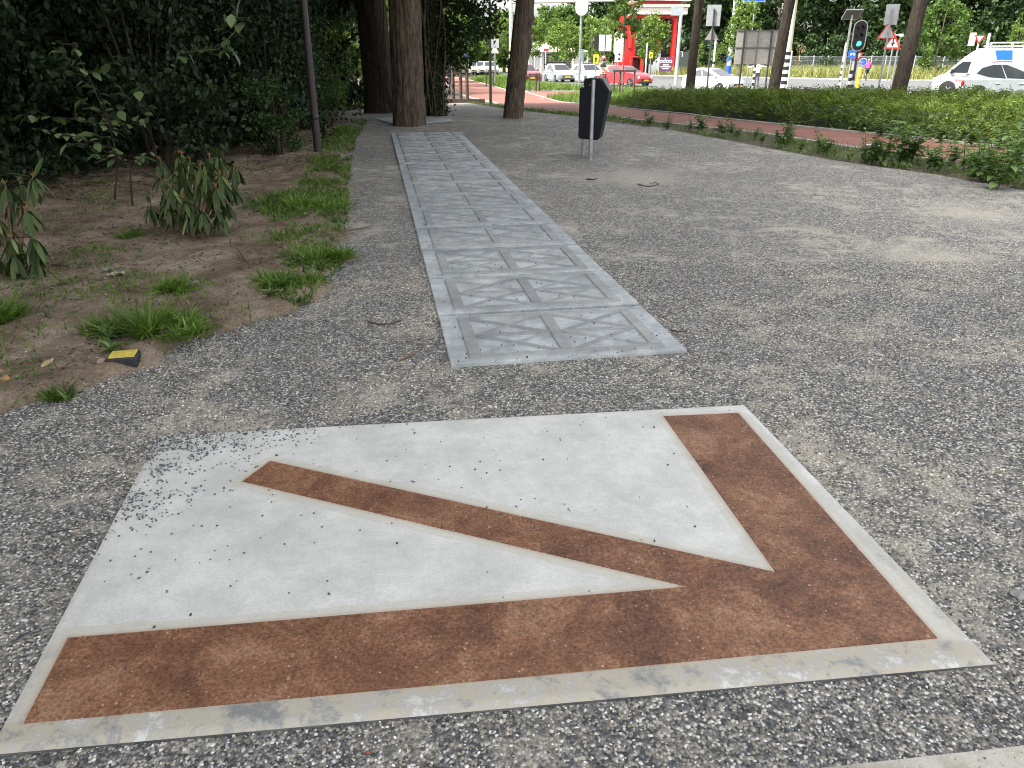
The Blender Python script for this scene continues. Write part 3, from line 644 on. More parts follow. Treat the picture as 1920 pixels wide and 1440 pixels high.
for k, (x, y) in enumerate(((-8.8, 13.8), (-11.5, 8.6), (-10.8, 13.5), (-14, 8), (-13.5, 11), (-8.4, 18.8), (-11.8, 16.6), (-10, 20), (-9.2, 24), (-12.5, 22), (-15.5, 14), (-16, 19), (-7.6, 26.5), (-6.4, 28.5), (-14, 26), (-10.5, 28.5))):
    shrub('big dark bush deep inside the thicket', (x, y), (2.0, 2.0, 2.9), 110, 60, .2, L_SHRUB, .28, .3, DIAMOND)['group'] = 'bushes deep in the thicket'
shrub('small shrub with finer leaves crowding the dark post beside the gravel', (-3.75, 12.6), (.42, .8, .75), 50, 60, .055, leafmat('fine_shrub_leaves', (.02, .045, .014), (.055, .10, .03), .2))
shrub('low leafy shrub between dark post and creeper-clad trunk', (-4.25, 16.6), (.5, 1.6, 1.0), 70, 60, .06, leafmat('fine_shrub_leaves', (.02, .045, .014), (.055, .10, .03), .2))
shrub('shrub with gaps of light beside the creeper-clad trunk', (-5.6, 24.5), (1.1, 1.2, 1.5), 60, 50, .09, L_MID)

# ---- rhododendrons: drooping long leaves under orange bud tips, each leaf its own part
RLEAF = np_mesh('leaf', *[np.array(q) for q in ([(0, 0, 0), (.13, .2, .035), (.155, .5, .045), (.1, .82, .03), (0, 1, 0), (-.1, .82, .03), (-.155, .5, .045), (-.13, .2, .035), (0, .3, 0), (0, .7, 0)], [(0, 1, 8), (8, 1, 2), (8, 2, 9), (9, 2, 3), (9, 3, 4), (0, 8, 7), (8, 6, 7), (8, 9, 6), (9, 5, 6), (9, 4, 5)])], L_RHODO, True)
def objleaf(name, base):
    if name in _m: return _m[name]
    m, n, l, b = newmat(name); oi = n.new('ShaderNodeObjectInfo'); r = ramp(n, base); l.new(oi.outputs['Random'], r.inputs[0]); l.new(r.outputs[0], b.inputs['Base Color'])
    b.inputs['Roughness'].default_value = .5; b.inputs['Specular IOR Level'].default_value = .25; _m[name] = m; return m
RLEAF.materials.clear(); RLEAF.materials.append(objleaf('rhododendron_leaf', [(0, (.022, .042, .010)), (.6, (.055, .088, .022)), (.93, (.085, .12, .03)), (1, (.24, .28, .12))]))
BUD = simple('orange_brown_bud', (.34, .17, .06), .7, 0, .3, 30); RSTEM = simple('rhododendron_stem', (.17, .115, .075), .85, 0, .25, 25)
def rhododendron(label, base, tips, L):
    t = thing('rhododendron', label, 'rhododendron', base); m = MB(); bm_ = MB()
    for (x, y, z) in tips:
        tip = Vector((x, y, z)); j = Vector((x * .18, y * .18, 0)); k = Vector((x * .62, y * .62, z * .55)) + Vector((random.uniform(-.03, .03), random.uniform(-.03, .03), 0))
        m.tube([j, k, tip], [.012, .008, .0055], 6)
        nl = random.randint(10, 13)
        for i in range(nl):
            a = 6.283 * i / nl + random.uniform(-.25, .25); dn = random.uniform(-1.42, -.95) if random.random() > .1 else random.uniform(-.3, .9)
            s = L * random.uniform(.6, 1.15); o = link('leaf', RLEAF, t)
            o.matrix_basis = Matrix.Translation(tip + Vector((math.cos(a) * .012, math.sin(a) * .012, random.uniform(-.04, .0)))) @ Matrix.Rotation(a - math.pi / 2, 4, 'Z') @ Matrix.Rotation(dn, 4, 'X') @ Matrix.Rotation(random.uniform(-.4, .4), 4, 'Y') @ Matrix.Diagonal((s * random.uniform(.6, .85), s, s, 1))
        for i in range(7):
            a = 6.283 * i / 7; bm_.tube([tip, tip + Vector((math.cos(a) * .022, math.sin(a) * .022, random.uniform(.01, .045)))], [.0022, .001], 4)
    m.build('stem', RSTEM, t); bm_.build('bud_stalks', BUD, t)['kind'] = 'stuff'; return t
b = G(362, 446); b.z = zs(b.x, b.y) - .01; Yb = b.y
tips = []
for px, py, dy in ((300, 300, .05), (332, 290, -.1), (340, 288, .15), (356, 300, .0), (393, 292, .1), (410, 292, -.1), (440, 312, .05), (300, 333, -.15), (281, 383, 0), (312, 375, -.2), (385, 325, -.22), (372, 345, -.25), (345, 345, -.2), (412, 325, -.15), (425, 345, -.1), (436, 345, .1), (328, 322, -.12), (400, 372, -.2), (362, 382, -.28), (330, 395, -.18), (410, 400, -.08), (350, 318, .28), (390, 310, .3), (300, 395, .1), (345, 370, -.3), (380, 395, -.3), (355, 405, -.22), (320, 350, -.25), (405, 350, -.28), (375, 310, -.1), (425, 380, .0), (310, 360, .15), (395, 345, .25), (340, 335, .2)):
    p = at(px, py, Yb + dy); tips.append((p.x - b.x, dy, max(.18, p.z - b.z)))
rhododendron('bushy rhododendron with drooping leaves alone on the bare soil', b, tips, .185)
b = G(28, 522); b.z = zs(b.x, b.y) - .01; tips = []
for px, py, dy in ((10, 345, 0), (38, 340, .1), (62, 330, -.05), (50, 392, -.15), (20, 375, .1), (60, 442, -.1), (20, 445, -.15), (-15, 400, 0), (-30, 350, .1), (62, 480, -.12), (22, 478, -.2), (-40, 440, 0), (5, 420, .2), (-20, 470, -.1)):
    p = at(px, py, b.y + dy); tips.append((p.x - b.x, dy, max(.15, p.z - b.z)))
rhododendron('leggy rhododendron with drooping leaves and stringy orange tips by left thicket', b, tips, .2)

# ---- sapling with pale broad leaves in front of the thicket
SLEAF = np_mesh('leaf', np.array(LEAF[0]) * np.array([1.25, 1, 1]), np.array(LEAF[1]), objleaf('sapling_leaf', [(0, (.05, .085, .03)), (.7, (.12, .17, .07)), (1, (.22, .27, .13))]), True)
def sapling(label, pts_px, Y, leaves, L):
    p0 = at(*pts_px[0], Y); g = Vector((p0.x, Y, zs(p0.x, Y))); t = thing('sapling', label, 'sapling', g); m = MB()
    main = [at(x, y, Y) - g for x, y in pts_px]; main[0].z = 0; m.tube(main, list(np.linspace(.014, .005, len(main))), 6)
    for (x0, y0), (x1, y1), nl in leaves:
        dY = random.uniform(-.25, .25); a_ = at(x0, y0, Y) - g; e = at(x1, y1, Y + dY) - g; m.tube([a_, a_.lerp(e, .5) + Vector((0, 0, .02)), e], [.006, .005, .003], 5)
        for k in range(nl):
            s = (k + .5) / nl; p = a_.lerp(e, s) + Vector((0, 0, .02 * math.sin(3.14 * s))); o = link('leaf', SLEAF, t); sc = L * random.uniform(.6, 1.2)
            o.matrix_basis = Matrix.Translation(p) @ Matrix.Rotation(random.uniform(0, 6.283), 4, 'Z') @ Matrix.Rotation(random.uniform(-.9, .5), 4, 'X') @ Matrix.Rotation(random.uniform(-.6, .6), 4, 'Y') @ Matrix.Scale(sc, 4)
    m.build('stem', BARK_D, t); return t
sapling('thin sapling with pale broad leaves before the dark thicket', [(218, 388), (220, 300), (205, 230), (165, 140), (135, 85)], 8.6,
        [((205, 230), (270, 160), 9), ((165, 140), (85, 80), 9), ((180, 170), (110, 125), 8), ((150, 110), (140, 80), 6), ((205, 235), (40, 215), 20), ((212, 260), (110, 250), 10), ((218, 290), (120, 270), 9), ((215, 250), (180, 160), 8), ((220, 300), (170, 290), 7), ((218, 280), (60, 240), 14), ((165, 140), (230, 110), 12), ((205, 230), (140, 180), 14), ((215, 250), (290, 215), 12)], .13)
sapling('slender forked sapling with few round leaves near the bushy rhododendron', [(244, 365), (243, 315), (222, 295)], 8.3, [((243, 315), (275, 290), 7), ((243, 315), (300, 275), 8), ((232, 305), (215, 285), 4)], .075)
# pale spray of leaves on a hanging twig
gq = at(440, 30, 8.8); t = thing('hanging_branch', 'hanging twig with pale lobed leaves in front of thicket top', 'branch', (gq.x, gq.y, gq.z)); m = MB()
tw = [at(x, y, 8.8) - gq for x, y in ((470, -60), (446, 10), (440, 60), (410, 92), (330, 100))]; m.tube(tw, [.012, .009, .007, .005, .003], 5); m.build('twig', BARK_S, t)
for k in range(46):
    s = random.random() ** .8 * 3.99; i = int(s); p = tw[i].lerp(tw[i + 1], s - i) + Vector((random.gauss(0, .04), random.gauss(0, .06), random.gauss(0, .04)))
    o = link('leaf', SLEAF, t); o.matrix_basis = Matrix.Translation(p) @ Matrix.Rotation(random.uniform(0, 6.28), 4, 'Z') @ Matrix.Rotation(random.uniform(-1.2, .2), 4, 'X') @ Matrix.Scale(.14 * random.uniform(.6, 1.2), 4)

# ---- low hedge between cycle path and road
hf = np.array([(12.0, 6.6)] + P2((1920, 280), (1737, 259), (1544, 241), (1338, 220), (1191, 204), (1110, 196)) + [(3.2, 30)]); hf = hf + np.array([.22, .15])
hb_ = np.array([(17, 11), (14.5, 17.5), (12.8, 20.5), (10.5, 23.5), (8.6, 26), (7.4, 28.5), (5.9, 30.2), (4.0, 31.2)])
HP = np.vstack([hf, hb_[::-1]])
n = 60000; P = np.column_stack([rng.uniform(2.5, 17, n), rng.uniform(6, 31.5, n)]); sdh = sdist(P, HP); ok = sdh > .02; P = P[ok]; sdh = sdh[ok]
top_h = (.50 * np.clip(.2 + sdh / .62, 0, 1) ** .8) * (.78 + .40 * vnoise(P, 1.1, 21) + .16 * (vnoise(P, 3.5, 22) - .5))
near = rng.uniform(0, 1, len(P)) < np.clip(24 / P[:, 1], 0, 1); P, sdh, top_h = P[near], sdh[near], top_h[near]; n = len(P)
z = ztv(P[:, 1]) + top_h * (1 - .55 * rng.uniform(0, 1, n) ** 2.2)
lf = [(0, .0, 0)]; tv = [(-.012, 0, 0), (.012, 0, 0), (0, 1, .12)]; tf = [(0, 1, 2)]
for k in range(6):
    y = .16 + k * .135; s = 1 if k % 2 else -1; b_ = len(tv); h = .12 * y
    tv += [(0, y, h), (s * .17, y + .05, h + .05), (s * .30, y + .2, h + .02), (s * .11, y + .17, h)]; tf += [(b_, b_ + 1, b_ + 2), (b_, b_ + 2, b_ + 3)]
ne = 40000; Pe = np.column_stack([rng.uniform(2.5, 17, ne), rng.uniform(6, 31.5, ne)]); se = sdist(Pe, HP); oe = (se > -.05) & (se < .75); Pe, se = Pe[oe], se[oe]; te = (.50 * np.clip(.2 + se / .62, 0, 1) ** .8) * (.78 + .40 * vnoise(Pe, 1.1, 21))
P = np.vstack([P, Pe]); z = np.concatenate([z, ztv(Pe[:, 1]) + te * rng.uniform(.15, 1.05, len(Pe))]); n = len(P)
V, F = scatter((tv, tf), np.column_stack([P, z]), rots(rng.uniform(0, 6.283, n), rng.uniform(-.35, .95, n), rng.normal(0, .5, n)), rng.uniform(.13, .26, n))
hed = thing('hedge', 'low spreading green hedge of feathery sprays along the cycle path', 'hedge', (8, 20, zt(20)))
mi = hed.matrix_basis.inverted() if False else None
def child_world(o, root): o.parent = root; o.location = -Vector(root.location)
child_world(link('foliage', np_mesh('foliage', V, F, L_HEDGE)), hed)
# inner mass of the hedge: woody dark body that keeps it opaque
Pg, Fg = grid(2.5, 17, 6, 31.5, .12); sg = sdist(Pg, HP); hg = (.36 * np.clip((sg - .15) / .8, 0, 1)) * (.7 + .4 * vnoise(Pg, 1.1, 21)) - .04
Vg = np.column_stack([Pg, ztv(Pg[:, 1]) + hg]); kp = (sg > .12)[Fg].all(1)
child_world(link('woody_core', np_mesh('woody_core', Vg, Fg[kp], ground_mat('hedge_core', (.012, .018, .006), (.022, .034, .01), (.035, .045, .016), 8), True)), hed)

# ---- grass: stuff
def grass(name, label, poly, n, hmin, hmax, wd, mat, dfun=None, lean=.35, zfun=None):
    poly = np.array(poly); lo, hi = poly.min(0), poly.max(0); P = rng.uniform(lo, hi, (n, 2)); s = sdist(P, poly); P = P[s > 0]
    if dfun is not None: P = P[rng.uniform(0, 1, len(P)) < dfun(P)]
    n = len(P); h = rng.uniform(hmin, hmax, n); z = ztv(P[:, 1]) + (zfun(P) if zfun else 0)
    V, F = scatter(BLADE, np.column_stack([P, z - .005]), rots(rng.uniform(0, 6.283, n), rng.normal(0, lean, n), rng.normal(0, lean, n)), np.column_stack([np.full(n, wd) * rng.uniform(.6, 1.4, n), h, h]))
    o = link(name, np_mesh(name, V, F, mat)); return tag(o, label, 'grass', kind='stuff')
def litter(name, label, poly, n, smin, smax, mat, dfun):
    poly = np.array(poly); P = rng.uniform(poly.min(0), poly.max(0), (n, 2)); P = P[sdist(P, poly) > 0]; P = P[rng.uniform(0, 1, len(P)) < dfun(P)]; n = len(P)
    V, F = scatter(DIAMOND, np.column_stack([P, ztv(P[:, 1]) + np.clip(soil_h(P), 0, 1) + .006]), rnd_rot(n, .5), rng.uniform(smin, smax, n)); o = link(name, np_mesh(name, V, F, mat)); tag(o, label, 'leaf litter', kind='stuff')
zsv = lambda P: np.clip(soil_h(P), 0, 1)
edge = lambda lo_, hi_, sd_: (lambda P: np.clip((vnoise(P, 2.4, sd_) - lo_) / hi_, 0, 1))
bord = P2((480, 560), (560, 520), (470, 480), (560, 430), (450, 400), (560, 360), (590, 300), (610, 262), (650, 236), (690, 226), (668, 262), (660, 300), (655, 345), (652, 425), (644, 490), (612, 545), (560, 582))
grass('grass', 'bright green grass along the soil edge beside the gravel', bord, 40000, .03, .11, .011, L_GRASS, edge(.32, .25, 31), .5, zsv)
bed = P2((60, 770), (330, 662), (540, 588), (640, 480), (640, 330), (600, 300), (300, 330), (-100, 380), (-200, 780))
grass('grass', 'thin patchy grass and weeds over the bare soil bed', bed, 60000, .02, .08, .009, L_GRASS, lambda P: np.clip((vnoise(P, 1.7, 33) - .56) / .3, 0, 1) * .5, .6, zsv)
grass('grass', 'sparse brown straw litter over the soil bed', bed, 26000, .02, .07, .004, leafmat('straw', (.10, .07, .04), (.22, .17, .10), .1, .8, (.36, .3, .2)), lambda P: np.clip((vnoise(P, 1.1, 35) - .3) / .4, 0, 1) * .25, 1.35, lambda P: zsv(P) + .008)
LITT = leafmat('leaf_litter', (.06, .042, .028), (.17, .12, .08), .05, .9, (.38, .31, .22))
litter('leaf_litter', 'brown leaf litter and crumbs strewn over the soil bed', bed, 26000, .012, .04, LITT, lambda P: .12 + .5 * np.clip((vnoise(P, 1.3, 51) - .4) / .4, 0, 1))
litter('leaf_litter', 'fallen brown leaves thick under the thicket edge', P2((655, 300), (690, 226), (640, 230), (560, 262), (300, 300), (-250, 330), (-250, 420), (300, 370), (600, 320)), 22000, .025, .07, LITT, lambda P: .4 + 0 * P[:, 0])
def weeds(name, label, poly, n, L, dfun):
    poly = np.array(poly); P = rng.uniform(poly.min(0), poly.max(0), (n, 2)); P = P[sdist(P, poly) > 0]; P = P[rng.uniform(0, 1, len(P)) < dfun(P)]; n = len(P); k = 7
    P3 = np.column_stack([P, ztv(P[:, 1]) + np.clip(soil_h(P), 0, 1)]); P3 = np.repeat(P3, k, 0); n *= k; P3[:, 2] += rng.uniform(0, .04, n); P3[:, :2] += rng.normal(0, .015, (n, 2))
    V, F = scatter(LEAF, P3, rots(rng.uniform(0, 6.283, n), rng.uniform(-.2, .9, n), rng.normal(0, .3, n)), L * rng.uniform(.5, 1.2, n)); o = link(name, np_mesh(name, V, F, L_WEED)); tag(o, label, 'weeds', kind='stuff')
weeds('low_weeds', 'low broad-leaved weeds mixed into grass along the soil edge', bord, 2600, .055, edge(.40, .25, 61))
weeds('low_weeds', 'tiny seedlings dotted over the bare soil bed', bed, 1500, .03, edge(.45, .3, 63))
vstrip = [p for p in GR_R[1:]] + [tuple(p) for p in near_e[:9]][::-1]
weeds('low_weeds', 'low leafy weeds carpeting the verge beside the cycle path', vstrip, 9000, .075, lambda P: np.clip((vnoise(P, 1.6, 71) - .25) / .4, 0, 1))
grass('grass', 'green verge grass between gravel and red cycle path', vstrip, 170000, .04, .16, .007, L_GRASS, edge(.22, .3, 37), .45)
grass('grass', 'sunlit tall grass between cycle path and road', VG + [(-1.2, 90), (1.8, 65), (5.6, 56.3), (15, 46), (16, 38)], 90000, .12, .45, .035, L_GRASS, None, .3)
grass('grass', 'grass spit with white flowers beside the hedge end', P2((1022, 184.5), (1050, 180), (1140, 174), (1230, 172), (1220, 200), (1100, 194)), 26000, .08, .35, .02, L_GRASS, None, .3)
grass('grass', 'dry verge grass between hedge and road', [(10.6, 24.5), (14.8, 18), (22, 20), (40, 30), (21, 36), (14, 31)], 40000, .05, .28, .02, L_DRYG, edge(.3, .3, 41), .4)
grass('grass', 'tall rough meadow grass before the far wire fence', [(16, 92.6), (34, 75.4), (60, 71.4), (110, 64.5), (120, 90), (44, 112), (20, 112)], 90000, .35, 1.2, .09, L_DRYG, edge(.05, .4, 43), .3)
grass('grass', 'yellow roadside grass strip across the road', [(3, 105.2), (15.3, 93.2), (16, 99), (3, 111)], 12000, .1, .4, .06, L_DRYG, edge(.2, .4, 44), .3)

# ---- grass tufts and broad-leaf weeds as plants of their own
def tuft(label, px, n, h, spread, name='grass_tuft', mat=L_GRASS, cat='grass tuft', wd=.013, group=None):
    g = G(*px); g.z = zs(g.x, g.y); a = rng.uniform(0, 6.283, n); r = spread * np.sqrt(rng.uniform(0, 1, n)); hh = h * rng.uniform(.4, 1.1, n)
    k_ = 9; cA = rng.uniform(0, 6.283, k_); cR = spread * np.sqrt(rng.uniform(0, 1, k_)) * 1.1; kk = rng.integers(0, k_, n); r = spread * .42 * np.sqrt(rng.uniform(0, 1, n)) * (.5 + (kk % 3) * .5)
    P = np.column_stack([cR[kk] * np.cos(cA[kk]) * 1.25 + r * np.cos(a), cR[kk] * np.sin(cA[kk]) * .8 + r * np.sin(a), np.zeros(n)]); hh = hh * (.45 + .75 * ((kk * 7919) % 10) / 9)
    V, F = scatter(BLADE, P, rots(a - math.pi / 2, -rng.uniform(-.2, .7, n) - .9 * r / spread * rng.uniform(0, 1, n), rng.normal(0, .55, n)), np.column_stack([wd * rng.uniform(.6, 1.4, n), hh, hh]))
    o = link(name, np_mesh(name, V, F, mat)); o.location = g; return tag(o, label, cat, group)
tuft('dense upright grass tuft right behind the yellow-topped marker', (235, 640), 420, .22, .14)
tuft('flat spreading grass patch stretching right of yellow-topped marker', (320, 632), 500, .10, .22)
tuft('tall feathery grass tuft below the leggy rhododendron', (18, 610), 300, .26, .13)
tuft('small grass clump at the bed corner beside the gravel', (98, 748), 170, .075, .07)
tuft('dark fine-leaved weed clump in middle of bare soil', (332, 560), 260, .15, .07)
tuft('dark green weed clump left of bushy rhododendron foot', (240, 452), 160, .08, .1)
tuft('lush grass clump on bend of soil edge', (600, 495), 520, .16, .16)
tuft('lush low grass clump in the bed corner near curved edge', (540, 545), 380, .10, .16)
tuft('leafy grass clump near soil edge above curved bend', (600, 400), 520, .14, .22)
def rosette(label, px, n, L, name='weed', mat=L_WEED):
    g = G(*px); g.z = zs(g.x, g.y); a = np.arange(n) * 2.4 + rng.uniform(-.3, .3, n)
    t = thing(name, label, 'weed', g)
    V, F = scatter(([(x * .5, y, z + .18 * math.sin(3.0 * y)) for x, y, z in LEAF[0]], LEAF[1]), np.zeros((n, 3)), rots(a, rng.uniform(.1, .8, n), rng.normal(0, .2, n)), L * rng.uniform(.6, 1.15, n))
    link('leaves', np_mesh('leaves', V, F, mat), t); return t
rosette('plantain rosette directly behind the yellow-topped marker', (205, 655), 14, .14)
rosette('leafy weed leaning over the yellow lid of the marker', (214, 678), 12, .10)
rosette('small broad-leaved weed near bushy rhododendron', (262, 448), 12, .10)
rosette('low broad-leaved weed on curved soil edge', (510, 570), 14, .10)
# nettles and tall weeds on the verge
def nettle():
    t = thing('verge_weed', 'leafy green weed growing on verge between gravel and cycle path', 'weed', (0, 0, 0), 0, 'tall weeds on the verge'); m = MB(); pos = []; rot = []; sc = []
    for k in range(6):
        a = random.uniform(0, 6.28); e = Vector((math.cos(a) * .16, math.sin(a) * .16, random.uniform(.28, .55))); m.tube([(0, 0, 0), e * .5 + Vector((0, 0, .03)), e], [.006, .005, .003], 5)
        for i in range(13):
            s = .2 + .8 * i / 12; pos.append(tuple(e * s)); sc.append(.13 * (1.25 - .6 * s)); rot.append((i * 2.4 + k, random.uniform(-.5, .6), random.uniform(-.3, .3)))
    m.build('stem', L_WEED, t); rot = np.array(rot); V, F = scatter(LEAF, pos, rots(rot[:, 0], rot[:, 1], rot[:, 2]), np.array(sc)); link('leaves', np_mesh('leaves', V, F, L_WEED), t); return t
prs = [nettle() for _ in range(3)]; used = [0, 0, 0]
def put(px, s, kk=None):
    k = random.randrange(3) if kk is None else kk; o = prs[k] if not used[k] else copy_tree(prs[k]); used[k] = 1
    o.location = G(*px); o.rotation_euler = (0, 0, random.uniform(0, 6.28)); o.scale = (s, s, s * random.uniform(.85, 1.15))
for px in ((1905, 345), (1860, 338), (1825, 330), (1800, 318), (1770, 325), (1740, 312), (1712, 310), (1690, 305), (1660, 308), (1640, 306), (1620, 300), (1900, 325), (1850, 320), (1780, 305), (1560, 290), (1545, 282), (1535, 288), (1510, 284), (1480, 276), (1455, 273), (1470, 268), (1430, 268), (1405, 262), (1385, 261), (1375, 255), (1350, 255), (1320, 250), (1290, 245), (1260, 240), (1225, 236), (1940, 350), (1880, 352), (1830, 345)):
    put((px[0] + random.uniform(-14, 14), px[1] + random.uniform(-5, 4)), random.uniform(.75, 1.3) if px[0] > 1600 else random.uniform(.4, .95))
for px in ((1620, 250), (1650, 256), (1700, 262), (1760, 268), (1820, 275), (1870, 280), (1600, 246), (1560, 242), (1905, 286)):
    k = random.randrange(3); o = copy_tree(prs[k]); o.location = G(*px); o.rotation_euler = (0, 0, random.uniform(0, 6)); o.scale = (.9,) * 3
    o['label'] = 'leafy green weed growing out at the foot of the low hedge'; o['group'] = 'weeds at the hedge foot'

# ---- background: young trees, birch-like trees, forest
def bgtree(label, px, Y, h, r, leafm, base_y=150, ncl=46, per=38, leaf=.3, cz=.62, name='young_tree', rz=None, spread=.25, group=None, tr=.07):
    b = foot(px, Y, base_y); rz = rz or h * .38
    return tree(name, label, b, h * .8, tr, tr * .5, BARK_S, ((0, 0, h * cz), (r, r, rz), ncl, per, leaf, spread), leafm, seg=8, rings=6, furrow=.02, group=group, n_limb=5)
YG = 'young trees along the far road'
for px, Y, h, r, lb in ((1068, 84, 6.2, 1.5, 'bright young tree above gap between silver hatchback and patrol car'), (1108, 82, 5.8, 1.5, 'bright young tree right of lamp post above patrol car'), (1000, 88, 6.5, 1.2, 'narrow young tree close beside leaning trunk'), (930, 90, 7, 1.6, 'bright young tree between slim dark pole and leaning trunk'), (1130, 90, 6.4, 1.6, 'bright young tree behind paired grey signal boards'), (1045, 86, 5.6, 1.3, 'bright young tree directly above silver hatchback roof')):
    bgtree(lb, px, Y, h, r, L_YOUNG, 130, 50, 40, .24, .6, group=YG)
bgtree('leafy street tree with thin dark trunk rising from wooden rail stakes', 1168, 47, 5.6, 1.0, L_MID, 150, 48, 40, .17, .78, rz=1.5, tr=.055)
bgtree('bright roundish tree in front of the red portal opening', 1219, 82, 6.4, 1.6, L_YOUNG, 130, 70, 42, .26, .58)
bgtree('light green tree around the blue and white pole', 1385, 62, 6.0, 1.25, L_YOUNG, 130, 52, 40, .2, .6)
bgtree('small thin sapling tree left of blue and white pole', 1342, 66, 3.0, .6, L_YOUNG, 130, 22, 26, .15, .66, tr=.04)
bgtree('slim pale sapling right beside bare grey brown trunk', 1307, 70, 3.4, .5, L_YOUNG, 130, 18, 24, .16, .6, tr=.04)
bgtree('brown withered sapling before far fence', 1497, 100, 3.6, .5, leafmat('withered', (.16, .11, .06), (.28, .2, .12), .2), 130, 18, 16, .16, .55, tr=.04)
bgtree('large light green bush tree behind white van cab', 1752, 84, 7.8, 2.7, L_MID, 120, 90, 46, .34, .52, rz=3.6)
bgtree('slender pale green tree above rear of white van', 1898, 76, 5.6, .8, L_YOUNG, 120, 26, 26, .2, .72, rz=1.6)
for px, Y, h, r, lm in ((1036, 128, 9.6, 4.2, L_MID), (1062, 118, 9, 3.6, L_MID), (1110, 126, 16, 4.5, L_FOREST), (1160, 122, 17, 4.4, L_FOREST), (1165, 118, 8, 3.4, L_FOREST), (890, 105, 6.6, 3, L_MID), (862, 92, 8, 2.6, L_MID), (945, 112, 7.5, 3.0, L_MID)):
    bgtree('full leafy tree behind the white building and young trees', px, Y, h, r, lm, 120, 120, 50, .5, .52, 'far_tree', rz=h * .46, group='trees behind the white building', tr=.2)
for k, px in enumerate((1265, 1320, 1385, 1450, 1515, 1580, 1650, 1715, 1790, 1860, 1930, 2010)):
    Y = 118 + (k % 3) * 5
    bgtree('dark forest tree in the dense wood behind far fence', px, Y, 19, 5.4, L_FOREST, 120, 170, 56, .62, .5, 'forest_tree', rz=9.4, spread=.24, group='forest trees behind the far fence', tr=.3)
    bgtree('low dark forest bush at wood edge behind far fence', px + 30, 113 + (k % 2) * 2, 5.4, 3.6, L_FOREST, 120, 70, 50, .42, .46, 'forest_bush', rz=2.6, spread=.26, group='bushes at the forest edge', tr=.1)
for px, Y, h, r in ((700, 52, 9, 2.6), (742, 48, 8, 2.2), (760, 60, 10, 3), (640, 46, 8, 3), (830, 70, 9, 2.6), (560, 42, 9, 3)):
    bgtree('sunlit green tree glimpsed between the thick trunks', px, Y, h, r, L_YOUNG, 150, 90, 46, .3, .5, 'far_tree', rz=h * .48, group='sunlit trees beyond the trunks', tr=.1)

# ================================================================== LITTER BIN
b0, b1 = G(1107, 300), G(1093, 291)
t = thing('litter_bin', 'dark blue plastic litter bin on two galvanised posts in the gravel', 'litter bin', b0)
d01 = (b1 - b0); ang = math.atan2(d01.y, d01.x)
NAVY = simple('dark_navy_plastic', (.004, .006, .012), .5, 0, .12, 8); NAVY.node_tree.nodes['Principled BSDF'].inputs['Specular IOR Level'].default_value = .2
def post(p, h):
    m = MB(); m.tube([p + Vector((0, 0, -.1)), p + Vector((0, 0, h - .03)), p + Vector((0, 0, h - .01)), p + Vector((0, 0, h))], [.03, .03, .027, .012], 18); return m.build('post', GALV, t)
post(Vector((0, 0, 0)), 1.16); post(Vector((d01.x, d01.y, b1.z - b0.z)), 1.13)
# body: a deep trough with a vertical back at the left and a front that tapers towards the bottom
cx = at(1112, 200, b0.y + .3) - b0
prof = [(-.19, .34), (-.175, .31), (.10, .29), (.135, .315), (.255, .98), (.25, 1.02), (.14, 1.155), (.11, 1.175), (-.10, 1.175), (-.125, 1.15), (-.135, 1.07), (-.19, 1.03)]
m = MB(); bw2 = .21; m.prism(prof, -bw2, bw2)
bodyo = m.build('bin_body', NAVY, t, bevel=.022, bseg=3); bodyo.location = (cx.x, .24, 0); bodyo.rotation_euler = (0, 0, R(-14))
m = MB(); m.prism([(-.11, .34), (-.085, .34), (-.085, 1.04), (-.11, 1.04)], -bw2 - .006, -bw2 + .01); m.prism([(.02, .32), (.034, .32), (.075, 1.06), (.06, 1.06)], -bw2 - .006, -bw2 + .01); o = m.build('rib', NAVY, bodyo, bevel=.003)
m = MB(); m.prism([(.245, 1.0), (.262, 1.0), (.148, 1.165), (.125, 1.165)], -bw2 + .03, bw2 - .03); m.build('opening_flap', BLACK, bodyo)
m = MB(); m.box((-.0, -bw2 - .012, 1.08), (.09, .03, .03)); m.build('bracket', DGREY, bodyo, bevel=.004)
m = MB(); m.lathe([(.014, -.006), (.014, .006)], (-.135, -bw2 - .01, 1.06), 10, Matrix.Rotation(math.pi / 2, 3, 'X')); m.build('lock', ALU, bodyo)
# ------------------------------------------------------------------ dark post in the thicket edge
b = G(597, 291); m = MB(); top = at(570, -40, b.y); h = top.z - b.z; m.tube([(0, 0, -.1), (0, 0, .9), (0, 0, h)], [.062, .06, .05], 16)
t = thing('lamp_post', 'dark brown tapered post standing at the thicket edge beside gravel', 'post', b); m.build('shaft', simple('dark_brown_paint', (.035, .028, .026), .5, 0, .2, 5), t)
m = MB(); m.lathe([(.066, .55), (.07, .57), (.07, .6), (.063, .62)], (0, 0, 0), 16); m.build('collar', BLACK, t)
m = MB(); m.lathe([(.05, h), (.2, h + .05), (.22, h + .2), (.05, h + .3)], (0, 0, 0), 14); m.build('lamp_head', DGREY, t)
